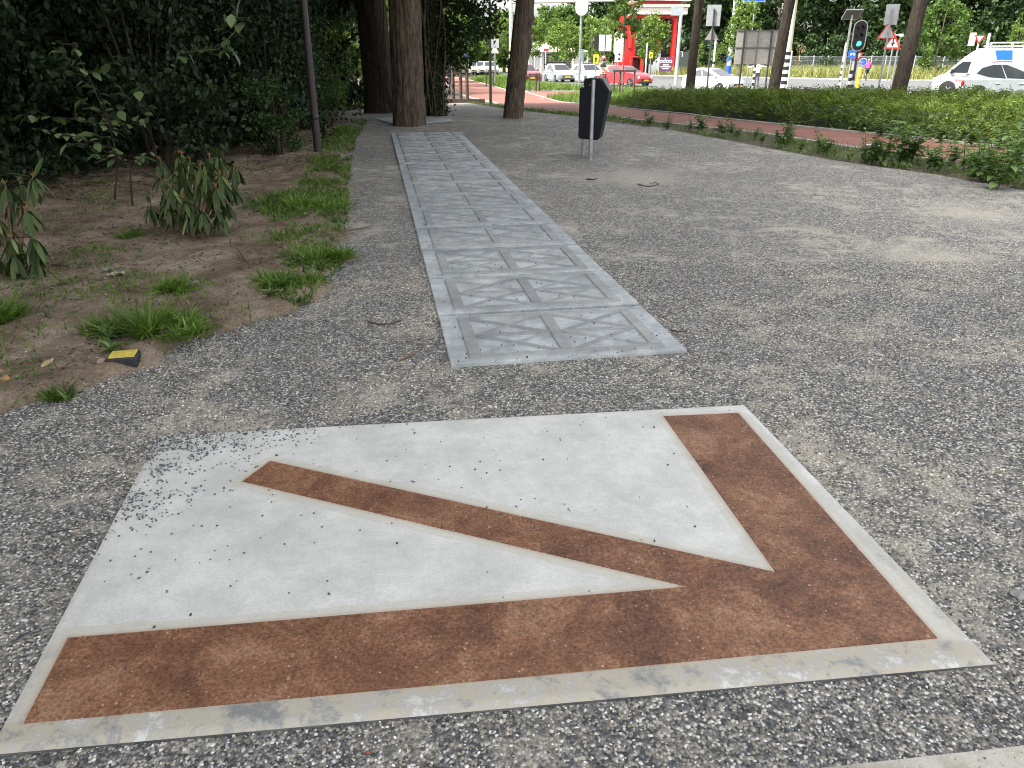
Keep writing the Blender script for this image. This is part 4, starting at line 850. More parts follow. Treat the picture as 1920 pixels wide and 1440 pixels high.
# ------------------------------------------------------------------ yellow topped marker box, stones and litter on the soil
g = G(228, 694); t = thing('marker_block', 'small black plastic marker block with yellow top half under weeds', 'marker block', (g.x, g.y + .05, zt(g.y)), R(14))
m = MB(); m.box((0, 0, .02), (.155, .13, .11)); m.build('block_body', simple('weathered_black_plastic', (.022, .025, .032), .55, 0, .3, 30), t, bevel=.008)
m = MB(); m.box((0, 0, .0765), (.135, .11, .006)); m.build('yellow_lid', simple('dusty_yellow', (.62, .50, .09), .7, 0, .15, 30), t, bevel=.004)
SANDST = simple('pinkish_stone', (.34, .26, .21), .85, 0, .25, 30); OCHRE = simple('ochre_stone', (.40, .22, .09), .85, 0, .25, 30); GREYST = simple('grey_stone', (.27, .26, .25), .85, 0, .25, 30)
def rock(label, px, s, mat, cat='stone', name='stone', flat=.6, soil=True):
    g = G(*px); bm = bmesh.new(); bmesh.ops.create_icosphere(bm, subdivisions=2, radius=1)
    for v in bm.verts:
        k = 1 + .25 * math.sin(v.co.x * 3.1 + px[0]) * math.cos(v.co.y * 2.7 + px[1]) + random.uniform(-.07, .07); v.co = Vector((v.co.x * k * s, v.co.y * k * s * .75, v.co.z * k * s * flat))
    me = bpy.data.meshes.new(name); bm.to_mesh(me); bm.free(); me.materials.append(mat); me.polygons.foreach_set('use_smooth', np.ones(len(me.polygons), bool)); me.set_sharp_from_angle(angle=R(30))
    o = link(name, me); o.location = (g.x, g.y, (zs(g.x, g.y) if soil else zt(g.y)) + s * flat * .45); o.rotation_euler = (0, 0, random.uniform(0, 6)); return tag(o, label, cat)
rock('pinkish pebble stone touching the black marker block', (194, 697), .026, SANDST)
rock('ochre stone lump at bed edge, nearest to pale dead leaf', (14, 722), .028, OCHRE)
rock('smaller ochre stone lump beside the ochre stone', (2, 703), .02, OCHRE)
rock('flat grey stone lying in gravel right of inlaid slab', (1912, 1118), .035, GREYST, flat=.35, soil=False)
rock('small grey stone on pale pavement corner', (1862, 1388), .014, GREYST, soil=False)
rock('tiny red brick chip in the gravel below the inlaid slab', (690, 1412), .007, simple('brick_red', (.35, .08, .04), .8, 0, .2, 30), 'chip', 'brick_chip', soil=False)
rock('reddish flat pebble in gravel near bed corner', (628, 706), .016, SANDST, flat=.4, soil=False)
rock('brown flat pebble in gravel beyond bed corner', (492, 660), .014, SANDST, flat=.4, soil=False)
rock('small dark stone among straw on soil left of bushy rhododendron', (178, 470), .03, simple('dark_soil_stone', (.07, .05, .045), .9, 0, .2, 30))
rock('little white pebble on the rust inlay', (1066, 1094), .0001 + .006, WHITE, 'pebble', 'pebble', soil=False).location.z += TOP
# crumpled pale dead leaf / paper
def crumple(label, px, s, mat, name='crumpled_paper', cat='litter', seed=1, curl=.5, el=1.0):
    g = G(*px); rs = np.random.default_rng(seed); n = 14; U, W2 = np.meshgrid(np.linspace(-1, 1, n), np.linspace(-1, 1, n)); P = np.column_stack([U.ravel(), W2.ravel()])
    rr = np.linalg.norm(P, axis=1); P = P * np.where(rr > 1, 1 / rr, 1)[:, None] * (1 + .3 * (vnoise(P + 5, 2.2, seed) - .5))[:, None]
    z = curl * (vnoise(P + 7, 1.6, seed + 1) + .5 * vnoise(P + 3, 3.5, seed + 2)) * .9
    i = np.arange(n * n).reshape(n, n); F = np.stack([i[:-1, :-1], i[:-1, 1:], i[1:, 1:], i[1:, :-1]], -1).reshape(-1, 4)
    o = link(name, np_mesh(name, np.column_stack([P[:, 0] * s * el, P[:, 1] * s, z * s]), F, mat, True)); o.location = (g.x, g.y, zs(g.x, g.y)); o.rotation_euler = (0, 0, seed)
    sm = o.modifiers.new('thick', 'SOLIDIFY'); sm.thickness = .0015; return tag(o, label, cat)
crumple('crumpled pale dry leaf scrap lying on open bare soil', (222, 535), .05, simple('pale_dry_leaf', (.42, .37, .27), .85, 0, .3, 30), 'dry_leaf', 'dry leaf', 3, .8, 1.3)
crumple('curled greenish dry leaf tucked against the pale leaf scrap', (207, 526), .035, simple('grey_green_leaf', (.24, .25, .18), .85, 0, .3, 30), 'dry_leaf', 'dry leaf', 5, .9)
crumple('long straw coloured dead leaf beside ochre stone lumps', (95, 703), .022, simple('straw_leaf', (.50, .42, .22), .7, 0, .2, 30), 'dry_leaf', 'dry leaf', 8, .3, 3.0)
crumple('tiny red wrapper scrap in grass near bushy rhododendron', (535, 424), .015, simple('red_wrapper', (.5, .06, .05), .5, 0, .1, 30), 'wrapper', 'litter', 9, .6)
# twigs
TWIG = simple('dry_twig', (.20, .13, .075), .85, 0, .3, 40); TWD = simple('dark_twig', (.075, .055, .042), .9, 0, .3, 40)
def twig(label, pts, r, mat=TWD, soil=False):
    P = []
    for k, p in enumerate(pts):
        g = G(*p); P.append(Vector((g.x, g.y, (zs(g.x, g.y) if soil else zt(g.y)) + r * 1.2 + .004 * (k % 2))))
    b = P[0].copy(); m = MB(); m.tube([p - b for p in P], [r * (1 - .5 * k / (len(P) - 1)) for k in range(len(P))], 7); o = m.build('twig', mat); o.location = b; return tag(o, label, 'twig')
twig('curved brown twig lying in gravel beside first relief slab', [(750, 678), (776, 668), (792, 655), (794, 642), (782, 636)], .006, TWIG)
twig('thin dark twig on gravel left of second relief slab', [(690, 605), (712, 612), (735, 608), (752, 603)], .006)
twig('reddish stick on gravel edge beside lush grass', [(655, 434), (676, 431), (700, 424)], .009, TWIG)
twig('dark curled root loop lying in sandy patch before the bin', [(1197, 346), (1205, 350), (1218, 351), (1230, 349), (1236, 346), (1230, 344), (1218, 345)], .007)
twig('short dark twig on gravel in front of the bin', [(1100, 337), (1112, 339), (1120, 336)], .01)
twig('brown twig lying along gravel below the bed', [(380, 622), (410, 617), (450, 632)], .005, TWIG, True)
twig('long bent twig on soil near curved bed edge', [(448, 480), (465, 503), (490, 515), (525, 524)], .007, TWIG, True)
twig('dark stick lying on soil below the leggy rhododendron', [(100, 510), (118, 511), (134, 514)], .009, TWD, True)
twig('thin fallen branch in the straw before the thicket', [(75, 325), (105, 345), (142, 372)], .009, TWD, True)
twig('pale straw stick on soil left of bushy rhododendron', [(170, 462), (185, 460), (198, 459)], .005, TWIG, True)
twig('slender twig on gravel left of pale slab corner', [(100, 999), (125, 996), (152, 992)], .003)
twig('fine twig on gravel right of third relief slab', [(1256, 620), (1270, 624), (1288, 622)], .005)

# ================================================================== STREET FURNITURE
def pole(t, h, r, mat, r2=None, name='pole', seg=12, p=(0, 0)):
    m = MB(); m.tube([(p[0], p[1], -.2), (p[0], p[1], h)], [r, r2 or r], seg); return m.build(name, mat, t)
def bands(t, r, z0, z1, n, mats, name='stripe'):
    for k in range(n):
        m = MB(); a, b_ = z0 + (z1 - z0) * k / n, z0 + (z1 - z0) * (k + 1) / n; m.tube([(0, 0, a), (0, 0, b_)], r, 14); m.build(name, mats[k % 2], t)
def zat(x, y, Y): return at(x, y, Y).z - zt(Y)
def face(t): t.rotation_euler = (0, 0, math.atan2(-t.location.x, t.location.y) * 1.0)
def tri(s, up=True, r=.06):
    a = [(-s / 2, 0), (s / 2, 0), (0, s * .866)]; a = a if up else [(x, -z) for x, z in a]
    return a
def rect(w_, h_, z=0): return [(-w_ / 2, z), (w_ / 2, z), (w_ / 2, z + h_), (-w_ / 2, z + h_)]
def plate(t, poly, y, mat, name='sign_plate', th=.012, bev=.0, off=(0, 0)):
    m = MB(); m.prism([(x + off[0], z + off[1]) for x, z in poly], y - th / 2, y + th / 2); return m.build(name, mat, t, smooth=False, bevel=bev)
def disc(r, z=0, n=28): return [(r * math.cos(6.2832 * k / n), z + r * math.sin(6.2832 * k / n)) for k in range(n)]
def stadium(w_, h_, n=10):
    r = w_ / 2; return [(r * math.cos(math.pi * k / n), h_ / 2 - r + r * math.sin(math.pi * k / n)) for k in range(n + 1)] + [(-r * math.cos(math.pi * k / n), -h_ / 2 + r - r * math.sin(math.pi * k / n)) for k in range(n + 1)]
GREEN_ON = emit('green_signal_light', (.02, .85, .62), 3.0); LENS = simple('unlit_lens', (.05, .03, .02), .3, 0, .1, 5)
def signal_head(t, z, y, H_=1.02, W_=.52, lit=True, x=0, back=False):
    plate(t, stadium(W_, H_), y, WHITE, 'board_rim', .02, off=(x, z)); bk = plate(t, stadium(W_ - .07, H_ - .07), y - .016 if not back else y + .016, BLACK, 'backing_board', .02, off=(x, z))
    for k in range(3):
        zz = z + (1 - k) * H_ * .25; m = MB(); yy = y - .04
        m.prism(disc(.085, 0, 20), -.01, .01, None); m.v = [(a + x, b_ + yy, c_ + zz) for a, b_, c_ in m.v]; m.build('lens', GREEN_ON if (lit and k == 2) else LENS, t)
        m = MB(); V = []; F = []; ns = 14
        for i in range(ns + 1):
            an = math.pi * (1.12 - 1.24 * i / ns); 
            for yy2, rr in ((y - .03, .10), (y - .2, .095)): V.append((x + rr * math.cos(an), yy2, zz + rr * math.sin(an)))
        for i in range(ns): F.append((2 * i, 2 * i + 1, 2 * i + 3, 2 * i + 2))
        m.add(V, F); o = m.build('visor', BLACK, t); sm = o.modifiers.new('s', 'SOLIDIFY'); sm.thickness = .006
# solar panel pole (1590)
Y = 33; b = foot(1576, Y, 165); t = thing('solar_panel_pole', 'white pole with tilted solar panel left of green traffic light', 'pole', b)
ht = zat(1592, 28, Y); pole(t, ht, .045, WHITE, .038)
m = MB(); rot = Matrix.Rotation(R(-38), 3, 'X') ; m.box((0, 0, ht + .02), (.62, .5, .03), rot); m.build('solar_panel', simple('solar_backsheet', (.16, .16, .17), .4, 0, .1, 10), t)
m = MB()
for dx_, dy_, sx_, sy_ in ((0, .25, .66, .03), (0, -.25, .66, .03), (.32, 0, .03, .5), (-.32, 0, .03, .5)): m.box(rot @ Vector((dx_, dy_, -.002)) + Vector((0, 0, ht + .02)), (sx_, sy_, .045), rot)
m.build('panel_frame', LGREY, t)
# green traffic light
Y = 31.5; b = foot(1597, Y, 165); t = thing('traffic_light', 'traffic light with green lens lit on oval white-rimmed board', 'traffic light', b, R(-10))
zc = zat(1611, 67, Y); off = (at(1611, 67, Y) - b).x; pole(t, zc + .1, .05, DGREY)
m = MB(); m.tube([(0, 0, zc - .1), (off, 0, zc - .1)], .03, 8); m.tube([(0, 0, zc + .15), (off, 0, zc + .15)], .03, 8); m.build('bracket', DGREY, t)
signal_head(t, zc, -.06, 1.08, .50, True, off); bands(t, .056, .35, 1.05, 5, (BLACK, WHITE))
# sign pole pair (1655): plate backs, triangle, plus crossroads triangle on its own pole
def signpole(name, label, px, Y, ytop, r=.038, mat=GALV, base_y=160):
    b = foot(px, Y, base_y); t = thing(name, label, 'road sign', b); t.rotation_euler = (0, 0, -b.x / b.y * .6); pole(t, zat(px, ytop, Y), r, mat); return t
t = signpole('road_sign', 'grey sign back above red edged triangle back on galvanised pole', 1648, 34, 16)
plate(t, rect(.50, .76), .055, LGREY, off=(.02, zat(1655, 47, 34)), bev=.01); plate(t, rect(.42, .68, .04), .044, LGREY, 'stiffener', .01, off=(.02, zat(1655, 47, 34)))
z0 = zat(1650, 73, 34); plate(t, tri(.72), .055, REDP, 'sign_rim', .014, off=(-.03, z0)); plate(t, tri(.60), .044, simple('sign_grey_back', (.50, .50, .50), .5, 0, .06, 5), 'sign_back', .016, off=(-.03, z0 + .035))
t = signpole('road_sign', 'white red triangle warning sign with black crossroads mark', 1671, 40, 75); z0 = zat(1662, 91, 40); ox = -.28
plate(t, tri(.78), -.05, REDP, 'sign_rim', .014, off=(ox, z0)); plate(t, tri(.56), -.062, WHITE, 'sign_face', .014, off=(ox, z0 + .055))
plate(t, [(-.03, .10), (.03, .10), (.03, .42), (-.03, .42)], -.073, BLACK, 'crossroads_mark', .008, off=(ox, z0)); plate(t, [(-.09, .17), (.09, .21), (.09, .26), (-.09, .22)], -.0735, BLACK, 'crossroads_mark', .006, off=(ox, z0))
b = foot(1660, 40, 91)
t = signpole('sign_pole', 'slim galvanised pole with camera bracket left of the broad dark trunk', 1661, 46, 62); m = MB(); z0 = zat(1675, 66, 46); m.tube([(0, 0, z0), (.3, 0, z0)], .03, 8); m.box((.32, -.05, z0), (.16, .28, .14)); m.build('camera_box', LGREY, t)
# give-way and blue round signs behind the light
t = signpole('road_sign', 'give way sign pointing down, small, under the green traffic light', 1597, 52, 96, .035); z0 = zat(1598, 99, 52); plate(t, tri(.66, False), -.05, REDP, 'sign_rim', .014, off=(.03, z0)); plate(t, tri(.42, False), -.062, WHITE, 'sign_face', .014, off=(.03, z0 - .06))
t = signpole('road_sign', 'round blue cycle path sign on galvanised pole', 1588, 50, 92, .035); z0 = zat(1590, 101, 50); plate(t, disc(.27), -.05, BLUE, 'sign_face', .014, off=(.03, z0))
m = MB()
for s in (-1, 1): m.prism([(x + s * .09 + .03, z + z0 - .03) for x, z in disc(.06, 0, 14)], -.066, -.06)
m.prism([(-.07, z0 + .0), (.13, z0 + .0), (.13, z0 + .03), (-.07, z0 + .03)], -.067, -.061); m.build('cycle_symbol', WHITE, t, smooth=False)
t = signpole('road_sign', 'low round blue sign with white edge before far fence', 1611, 62, 112, .035); z0 = zat(1611, 116, 62); plate(t, disc(.24), -.05, BLUE, 'sign_face', .014, off=(0, z0)); plate(t, disc(.27), -.04, WHITE, 'sign_rim', .012, off=(0, z0))
b = foot(1608, 58, 155); t = thing('bollard', 'yellow plastic keep-clear bollard beside pink cyclist', 'bollard', b); m = MB(); h = zat(1609, 127, 58); m.lathe([(.16, 0), (.15, .1), (.12, h * .6), (.15, h * .85), (.12, h), (.03, h + .04)], (0, 0, 0), 14); m.build('bollard_body', YEL, t)
m = MB(); m.lathe([(.135, h * .45), (.135, h * .55)], (0, 0, 0), 14); m.build('reflective_band', simple('amber', (.5, .25, .02), .4), t)
b = foot(1602, 60, 150); t = thing('utility_cabinet', 'grey roadside utility cabinet behind the traffic light pole', 'cabinet', b); m = MB(); h = zat(1602, 117, 60); m.box((0, 0, h / 2), (.55, .4, h)); m.build('cabinet_body', simple('cabinet_grey', (.25, .26, .25), .6), t, bevel=.02); m = MB(); m.box((0, 0, h + .025), (.62, .46, .05)); m.build('cabinet_roof', LGREY, t)
# black and white marked short posts
for px, Y, yt, lab in ((1576, 56, 80, 'black and white striped post left of the solar panel pole'), (1594, 36, 132, 'short striped black and white post top at foot of traffic light'), (1335, 60, 75, 'white post with striped foot behind left triangle sign'), (1413, 50, 121, 'short striped black and white post under the grey signboard')):
    b = foot(px, Y, 150); t = thing('striped_post', lab, 'post', b); h = zat(px, yt, Y); pole(t, h, .07, WHITE); hb2 = min(h, 1.7); bands(t, .074, .05, hb2, 9, (BLACK, WHITE))
# tall cream mast with striped foot (1480) and its arm with two heads
Y = 40; b = foot(1471, Y, 150); t = thing('signal_mast', 'tall cream mast with black and white striped foot behind dark trunk', 'mast', b)
ht = 6.3; pole(t, ht, .15, CREAM, .12); bands(t, .158, .15, zat(1470, 97, Y), 13, (BLACK, WHITE))
m = MB(); m.tube([(0, 0, ht - .15), (3.0, -.6, ht - .05), (6.5, -1.2, ht + .05)], [.08, .07, .05], 10); m.build('mast_arm', CREAM, t)
for px in (1562, 1640):
    p = at(px, 3, Y - (px - 1463) / 80 * .45) - b; signal_head(t, p.z + .56, p.y, 1.12, .56, False, p.x)
t = thing('marker_post', 'slim white post leaning beside the striped mast foot', 'post', foot(1478, 38, 150)); pole(t, zat(1480, 95, 38), .035, WHITE)
# gantry mast behind the leaning trunk (957) with arm to the right
Y = 58; b = foot(958, Y, 140); t = thing('signal_gantry', 'white gantry mast half hidden behind leaning trunk with long arm', 'mast', b); za = zat(1000, 5, Y)
pole(t, za + .4, .13, WHITE); bands(t, .137, .1, zat(957, 95, Y), 9, (BLACK, WHITE)); m = MB(); e = at(1275, -2, Y) - b; m.tube([(0, 0, za), (e.x, 0, e.z)], [.09, .07], 10); m.build('gantry_arm', WHITE, t)
# lamp post at 1090 with round sign back at the top
Y = 55; b = foot(1086, Y, 150); t = thing('lamp_post', 'light grey lamp post rising behind the litter bin with round sign back', 'lamp post', b); pole(t, 7.5, .09, GALV, .06)
z0 = zat(1088, 12, Y); plate(t, stadium(.82, 1.1), -.12, simple('pale_sign_back', (.55, .56, .52), .5), 'sign_back', .014, off=(.0, z0)); m = MB(); m.tube([(0, 0, 7.5), (0, -.5, 7.9), (0, -1.2, 8)], .05, 8); m.build('lamp_arm', GALV, t)
z0 = zat(1089, 104, Y); plate(t, [(x * .35, z) for x, z in disc(.36)], -.11, simple('blue_grey_back', (.22, .28, .36), .5), 'round_sign_edge', .02, off=(.1, z0))
# slim dark pole (920)
b = G(920, 195); t = thing('slim_pole', 'thin dark pole between stakes and leaning trunk at cycle path edge', 'pole', b); pole(t, zat(917, -20, b.y), .065, simple('dark_olive', (.07, .07, .06), .6), .045); m = MB(); m.lathe([(.08, 0), (.08, .06), (.066, .08)], (0, 0, 0), 12); m.build('foot_ring', DGREY, t)
t = signpole('road_sign', 'grey square and triangle sign backs on pale pole far down path', 928, 62, 72, .06, GALV, 135); plate(t, rect(.62, .6), -.06, LGREY, off=(0, zat(928, 90, 62))); plate(t, tri(.66), -.06, simple('white_back', (.62, .63, .62), .5), 'sign_back', .012, off=(0, zat(928, 100, 62)))
# left triangle sign (1330)
t = signpole('road_sign', 'grey rectangle and triangle sign backs on dark pole over hedge', 1327, 36, 16, .036, DGREY, 150); plate(t, rect(.58, .82), .05, LGREY, off=(0, zat(1331, 49, 36)), bev=.01); z0 = zat(1330, 76, 36); plate(t, tri(.66), .05, DGREY, 'sign_rim', .012, off=(0, z0)); plate(t, tri(.56), .042, simple('sign_back_brownish', (.40, .36, .33), .5), 'sign_back', .012, off=(0, z0 + .03))
# big grey signboard, seen from behind
Y = 33; b = foot(1412, Y, 150); t = thing('signboard', 'large grey route signboard seen from behind with framed panels', 'signboard', b, R(-12)); pm_ = pxm(Y); z1, z0 = zat(1415, 56, Y), zat(1405, 121, Y); wB = 1.66; SGB = simple('signboard_back', (.42, .40, .37), .6, .1, .1, 6)
for i in range(3):
    for j in range(2):
        m = MB(); wj = [(-.83, -.53), (-.53, .50), (.50, .83)][i]; zz = (z0 + (z1 - z0) * (.5 * j), z0 + (z1 - z0) * (.5 * j + .5)); m.box(((wj[0] + wj[1]) / 2, 0, (zz[0] + zz[1]) / 2), (wj[1] - wj[0] - .01, .03, zz[1] - zz[0] - .014)); m.build('panel', SGB, t, bevel=.004)
m = MB(); m.box((0, -.03, (z0 + z1) / 2), (wB, .03, .05)); m.box((0, -.03, z1 - .02), (wB, .03, .03)); m.box((0, -.026, (z0 + z1) / 2 + .0), (.035, .03, z1 - z0)); m.build('rail', simple('rail_grey', (.22, .22, .21), .5, .3), t)
for x in (-.52, .5):
    m = MB(); m.tube([(x, -.07, -.2), (x, -.07, z1 + .02)], .035, 10); m.build('post', DGREY, t)
# blue and white striped pole (1365)
Y = 64; b = foot(1364, Y, 150); t = thing('striped_pole', 'white pole with blue spiral band and blue foot', 'pole', b); ht = zat(1372, -10, Y); pole(t, ht, .17, simple('pole_white', (.66, .67, .66), .5, 0, .12, 3), .15)
m = MB(); m.tube([(0, 0, 0), (0, 0, zat(1364, 123, Y))], .18, 16); m.build('blue_foot', BLUE, t)
m = MB(); za, zb = zat(1364, 118, Y), zat(1364, 100, Y); V = []; F = []
for i in range(17):
    a = -math.pi * i / 16; zz = za + (zb - za) * (.0 + .55 * (1 - i / 16)); V += [(.185 * math.cos(a), .185 * math.sin(a), zz), (.185 * math.cos(a), .185 * math.sin(a), zz + .38)]
for i in range(16): F.append((2 * i, 2 * i + 1, 2 * i + 3, 2 * i + 2))
m.add(V, F); m.build('blue_band', BLUE, t)
# blue route sign on slim pole (1403)
Y = 66; b = foot(1402, Y, 130); t = thing('route_sign', 'blue motorway direction sign on slim pole at top edge', 'route sign', b); pole(t, zat(1406, 2, Y), .05, GALV); z0 = zat(1406, 4, Y); plate(t, rect(1.75, 1.3), -.08, WHITE, 'sign_rim', .02, .0, (-.15, z0)); plate(t, rect(1.65, 1.2), -.095, BLUE, 'sign_face', .02, .0, (-.15, z0 + .05))
# oval light backs, yellow signs and the give way sign near the red car
Y = 70; b = foot(1157, Y, 140); t = thing('traffic_light', 'traffic light seen from behind, cream oval board and white box', 'traffic light', b); pole(t, zat(1157, 80, Y), .05, LGREY); plate(t, stadium(.82, 1.95), -.05, CREAM, 'backing_board', .03, off=(0, zat(1157, 82, Y))); plate(t, rect(.62, .85), -.06, WHITE, 'push_box', .1, .0, (.05, zat(1158, 116, Y)))
for dz in (.22, .58): plate(t, disc(.09, 0, 14), -.12, BLACK, 'box_lens', .02, off=(.09, zat(1158, 116, Y) + dz))
Y = 72; b = foot(1132, Y, 140); t = thing('traffic_light', 'traffic light with two grey boards seen from behind over white cars', 'traffic light', b); pole(t, zat(1132, 66, Y), .05, DGREY)
for dx_ in (-.28, .30): plate(t, rect(.5, 1.3), -.05, simple('pale_board', (.5, .52, .48), .6), 'sign_back', .03, off=(dx_, zat(1132, 96, Y)))
plate(t, stadium(.4, 1.1), -.03, BLACK, 'signal_board', .03, off=(-.75, zat(1122, 80, Y)))
for px, py, Y, lab in ((1116, 119, 66, 'yellow diversion sign with black arrow above white patrol car'), (1218, 109, 74, 'small yellow diversion sign on post right of the red kiosk')):
    s = 1 if px < 1200 else .75; b = foot(px, Y, 140); t = thing('diversion_sign', lab, 'road sign', b); pole(t, zat(px, py - 12, Y), .035, GALV); z0 = zat(px, py, Y); plate(t, rect(.42 * s, .66 * s), -.05, YEL, off=(0, z0)); m = MB(); m.prism([(-.05 * s, z0 + .1 * s), (.05 * s, z0 + .1 * s), (.05 * s, z0 + .3 * s), (.13 * s, z0 + .3 * s), (0, z0 + .5 * s), (-.13 * s, z0 + .3 * s), (-.05 * s, z0 + .3 * s)], -.062, -.055); m.build('arrow', BLACK, t, smooth=False)
t = signpole('road_sign', 'small faded give way sign near yellow diversion sign', 1130, 70, 103, .03, GALV, 140); z0 = zat(1130, 104, 70); plate(t, tri(.5, False), -.05, REDP, 'sign_rim', .014, off=(0, z0)); plate(t, tri(.3, False), -.062, simple('pinkish', (.7, .5, .48), .5), 'sign_face', .014, off=(0, z0 - .05))
t = signpole('road_sign', 'red and white warning sign post before the white building', 1023, 84, 84, .04, WHITE, 130); z0 = zat(1023, 96, 84); plate(t, tri(.7), -.05, WHITE, 'sign_top', .014, off=(0, zat(1023, 91, 84))); plate(t, rect(.42, .55), -.05, REDP, off=(0, z0)); bands(t, .05, .3, 1.6, 6, (REDP, WHITE))
for px, Y, yt, lab in ((1210, 60, 80, 'slim white flag post right of the red car'), (1268, 64, 12, 'tall grey post carrying grey panel in front of red portal')):
    b = foot(px, Y, 140); t = thing('street_post', lab, 'post', b); h = zat(px + (8 if px > 1250 else 0), yt, Y); pole(t, h, .05 if px < 1250 else .13, WHITE if px < 1250 else LGREY)
    if px > 1250: plate(t, rect(.9, .62), -.1, simple('panel_blue_grey', (.36, .40, .43), .5), 'top_panel', .05, off=(-.35, h - .62)); m = MB(); m.tube([(0, 0, 2.35), (.35, 0, 2.35), (.35, 0, 2.0)], .04, 6); m.build('hook_bracket', WHITE, t)
# tree stakes: three wooden stakes with a cross rail near the path, rails in grass and by the red car
def stakes(label, pxs, Y, ytop, yrail, r=.055):
    b = foot(pxs[0], Y, 175); t = thing('tree_stakes', label, 'tree stakes', b)
    for k, px in enumerate(pxs):
        p = foot(px, Y, 175) - b; m = MB(); m.tube([(p.x, 0, -.1), (p.x, 0, zat(px, ytop[k], Y) - .03), (p.x, 0, zat(px, ytop[k], Y))], [r, r, r * .7], 10); m.build('stake', WOOD, t)
    z = zat(pxs[1], yrail, Y); p = foot(pxs[-1], Y, 175) - b; m = MB(); m.box((p.x / 2, -r - .02, z), (abs(p.x) + .15, .035, .1)); m.build('rail', WOOD, t); return t
t = stakes('three dark wooden tree stakes with cross rail beside the cycle path', [850, 864, 876], 37.5, [100, 120, 119], 129, .075); m = MB(); m.box((.35, -.1, .07), (2.2, .08, .2)); m.build('ground_board', WOOD, t)
stakes('dark wooden stakes with rail in front of red car', [1150, 1161, 1188], 46, [131, 132, 129], 133, .05)
stakes('short dark wooden stakes with rail in grass beside the silver hatchback', [993, 1005, 1011], 52, [139, 137, 137], 140, .05)
stakes('low dark rail on stakes far along the grass strip', [912, 919, 926], 60, [135, 135, 135], 136, .04)
# far wire fence
b = Vector((41, 112, zt(112))); t = thing('wire_fence', 'long galvanised wire fence before the dark forest', 'fence', b); fp = [(1335 + k * 27, 113 - k * .42) for k in range(26)]; prev = None; wm = MB()
for px, Y in fp:
    p = foot(px, Y, 125) - b; m = MB(); m.tube([(p.x, p.y, 0), (p.x, p.y, 2.1)], .06, 8); m.build('fence_post', LGREY, t)
    if prev is not None:
        for z in (.3, .9, 1.5, 1.95): wm.tube([(prev.x, prev.y, z), (p.x, p.y, z)], .012 if z < 1.9 else .03, 4, False)
    prev = p
wm.build('wire', GALV, t)
p0, p1 = foot(1335, 113, 125) - b, foot(1335 + 25 * 27, 113 - 25 * .42, 125) - b
MESHM, n_, l_, bs_ = newmat('fence_mesh'); tc = n_.new('ShaderNodeTexCoord'); wv = n_.new('ShaderNodeTexNoise'); wv.inputs['Scale'].default_value = 40; bs_.inputs['Base Color'].default_value = (.3, .33, .33, 1); bs_.inputs['Alpha'].default_value = .16
m = MB(); m.add([(p0.x, p0.y + .05, .1), (p1.x, p1.y + .05, .1), (p1.x, p1.y + .05, 1.95), (p0.x, p0.y + .05, 1.95)], [(0, 1, 2, 3)]); m.build('mesh_sheet', MESHM, t, False)

# ================================================================== BUILDINGS AND BANNERS
Y = 96; b = foot(1225, Y, 135); pm_ = pxm(Y); t = thing('portal_building', 'red framed white roofed station portal behind trees', 'building', b)
def wx(px, y=70): return (at(px, y, Y) - b).x
def wz(py, px=1220): return at(px, py, Y).z - b.z
PORW = simple('portal_white', (.74, .71, .64), .5, 0, .05, 1); PORR = simple('portal_red', (.55, .02, .018), .45, 0, .08, 1)
def blk(name, x0, x1, y0, y1, z0, z1, mat, bev=.03, par=None): m = MB(); m.box(((x0 + x1) / 2, (y0 + y1) / 2, (z0 + z1) / 2), (x1 - x0, y1 - y0, z1 - z0)); return m.build(name, mat, par or t, bevel=bev)
blk('roof_slab', wx(1195), wx(1287), -.6, 6, wz(8), wz(14), PORW); blk('roof_edge', wx(1180), wx(1288), -.9, 6, wz(2.5), wz(-1), PORW); blk('red_fascia', wx(1196), wx(1270), -.4, 6, wz(7.8), wz(2.6), PORR)
blk('fascia_beam', wx(1190), wx(1284), -.5, 5, wz(26), wz(14.2), simple('portal_greige', (.48, .43, .38), .5)); blk('fascia_trim', wx(1186), wx(1283), -.7, 5, wz(27.6), wz(23), PORW)
blk('lintel', wx(1180), wx(1268), 0, 3, wz(33), wz(27.8), PORR); blk('red_column', wx(1262), wx(1268.5), 0, 1.2, -.1, wz(33.1), PORR); blk('red_column', wx(1238), wx(1245), 1.5, 2.4, -.1, wz(33.1), PORR)
m = MB(); m.prism([(wx(1262), wz(33.1)), (wx(1256), wz(33.1)), (wx(1262), wz(39))], .1, 1.1); m.build('corner_brace', PORR, t, False)
blk('red_column', wx(1161), wx(1193), 0, 1.8, -.1, wz(48), PORR); blk('red_column', wx(1157), wx(1168), -.1, .6, wz(52), wz(30), PORR)
blk('red_pilaster', wx(1178), wx(1184), -.35, -.01, wz(90), wz(50), simple('portal_bright_red', (.72, .03, .025), .45))
for args in ((1181, 1206, 134, 130), (1181, 1206, 111, 107.5)): pass
kx0, kx1 = wx(1181), wx(1206)
blk('kiosk_side', kx1 - .38, kx1, -1.6, -.4, -.1, wz(108), PORR); blk('kiosk_side', kx0, kx0 + .25, -1.6, -.4, -.1, wz(108), PORR); blk('kiosk_top', kx0, kx1 + .02, -1.65, -.4, wz(108), wz(105.5), PORR); blk('kiosk_back', kx0 + .26, kx1 - .39, -.7, -.5, -.1, wz(108.2), simple('kiosk_dark', (.10, .02, .02), .5), .0)
blk('dark_interior', wx(1194), wx(1262), 3.5, 4, -.1, wz(33), simple('interior_dark', (.012, .014, .018), .4), 0)
blk('silver_shed', wx(1222), wx(1240), -.4, 1.0, -.1, wz(95), LGREY); blk('dark_container', wx(1268.8), wx(1310), .2, 3, -.1, wz(97), simple('dark_green_grey', (.05, .065, .06), .6))
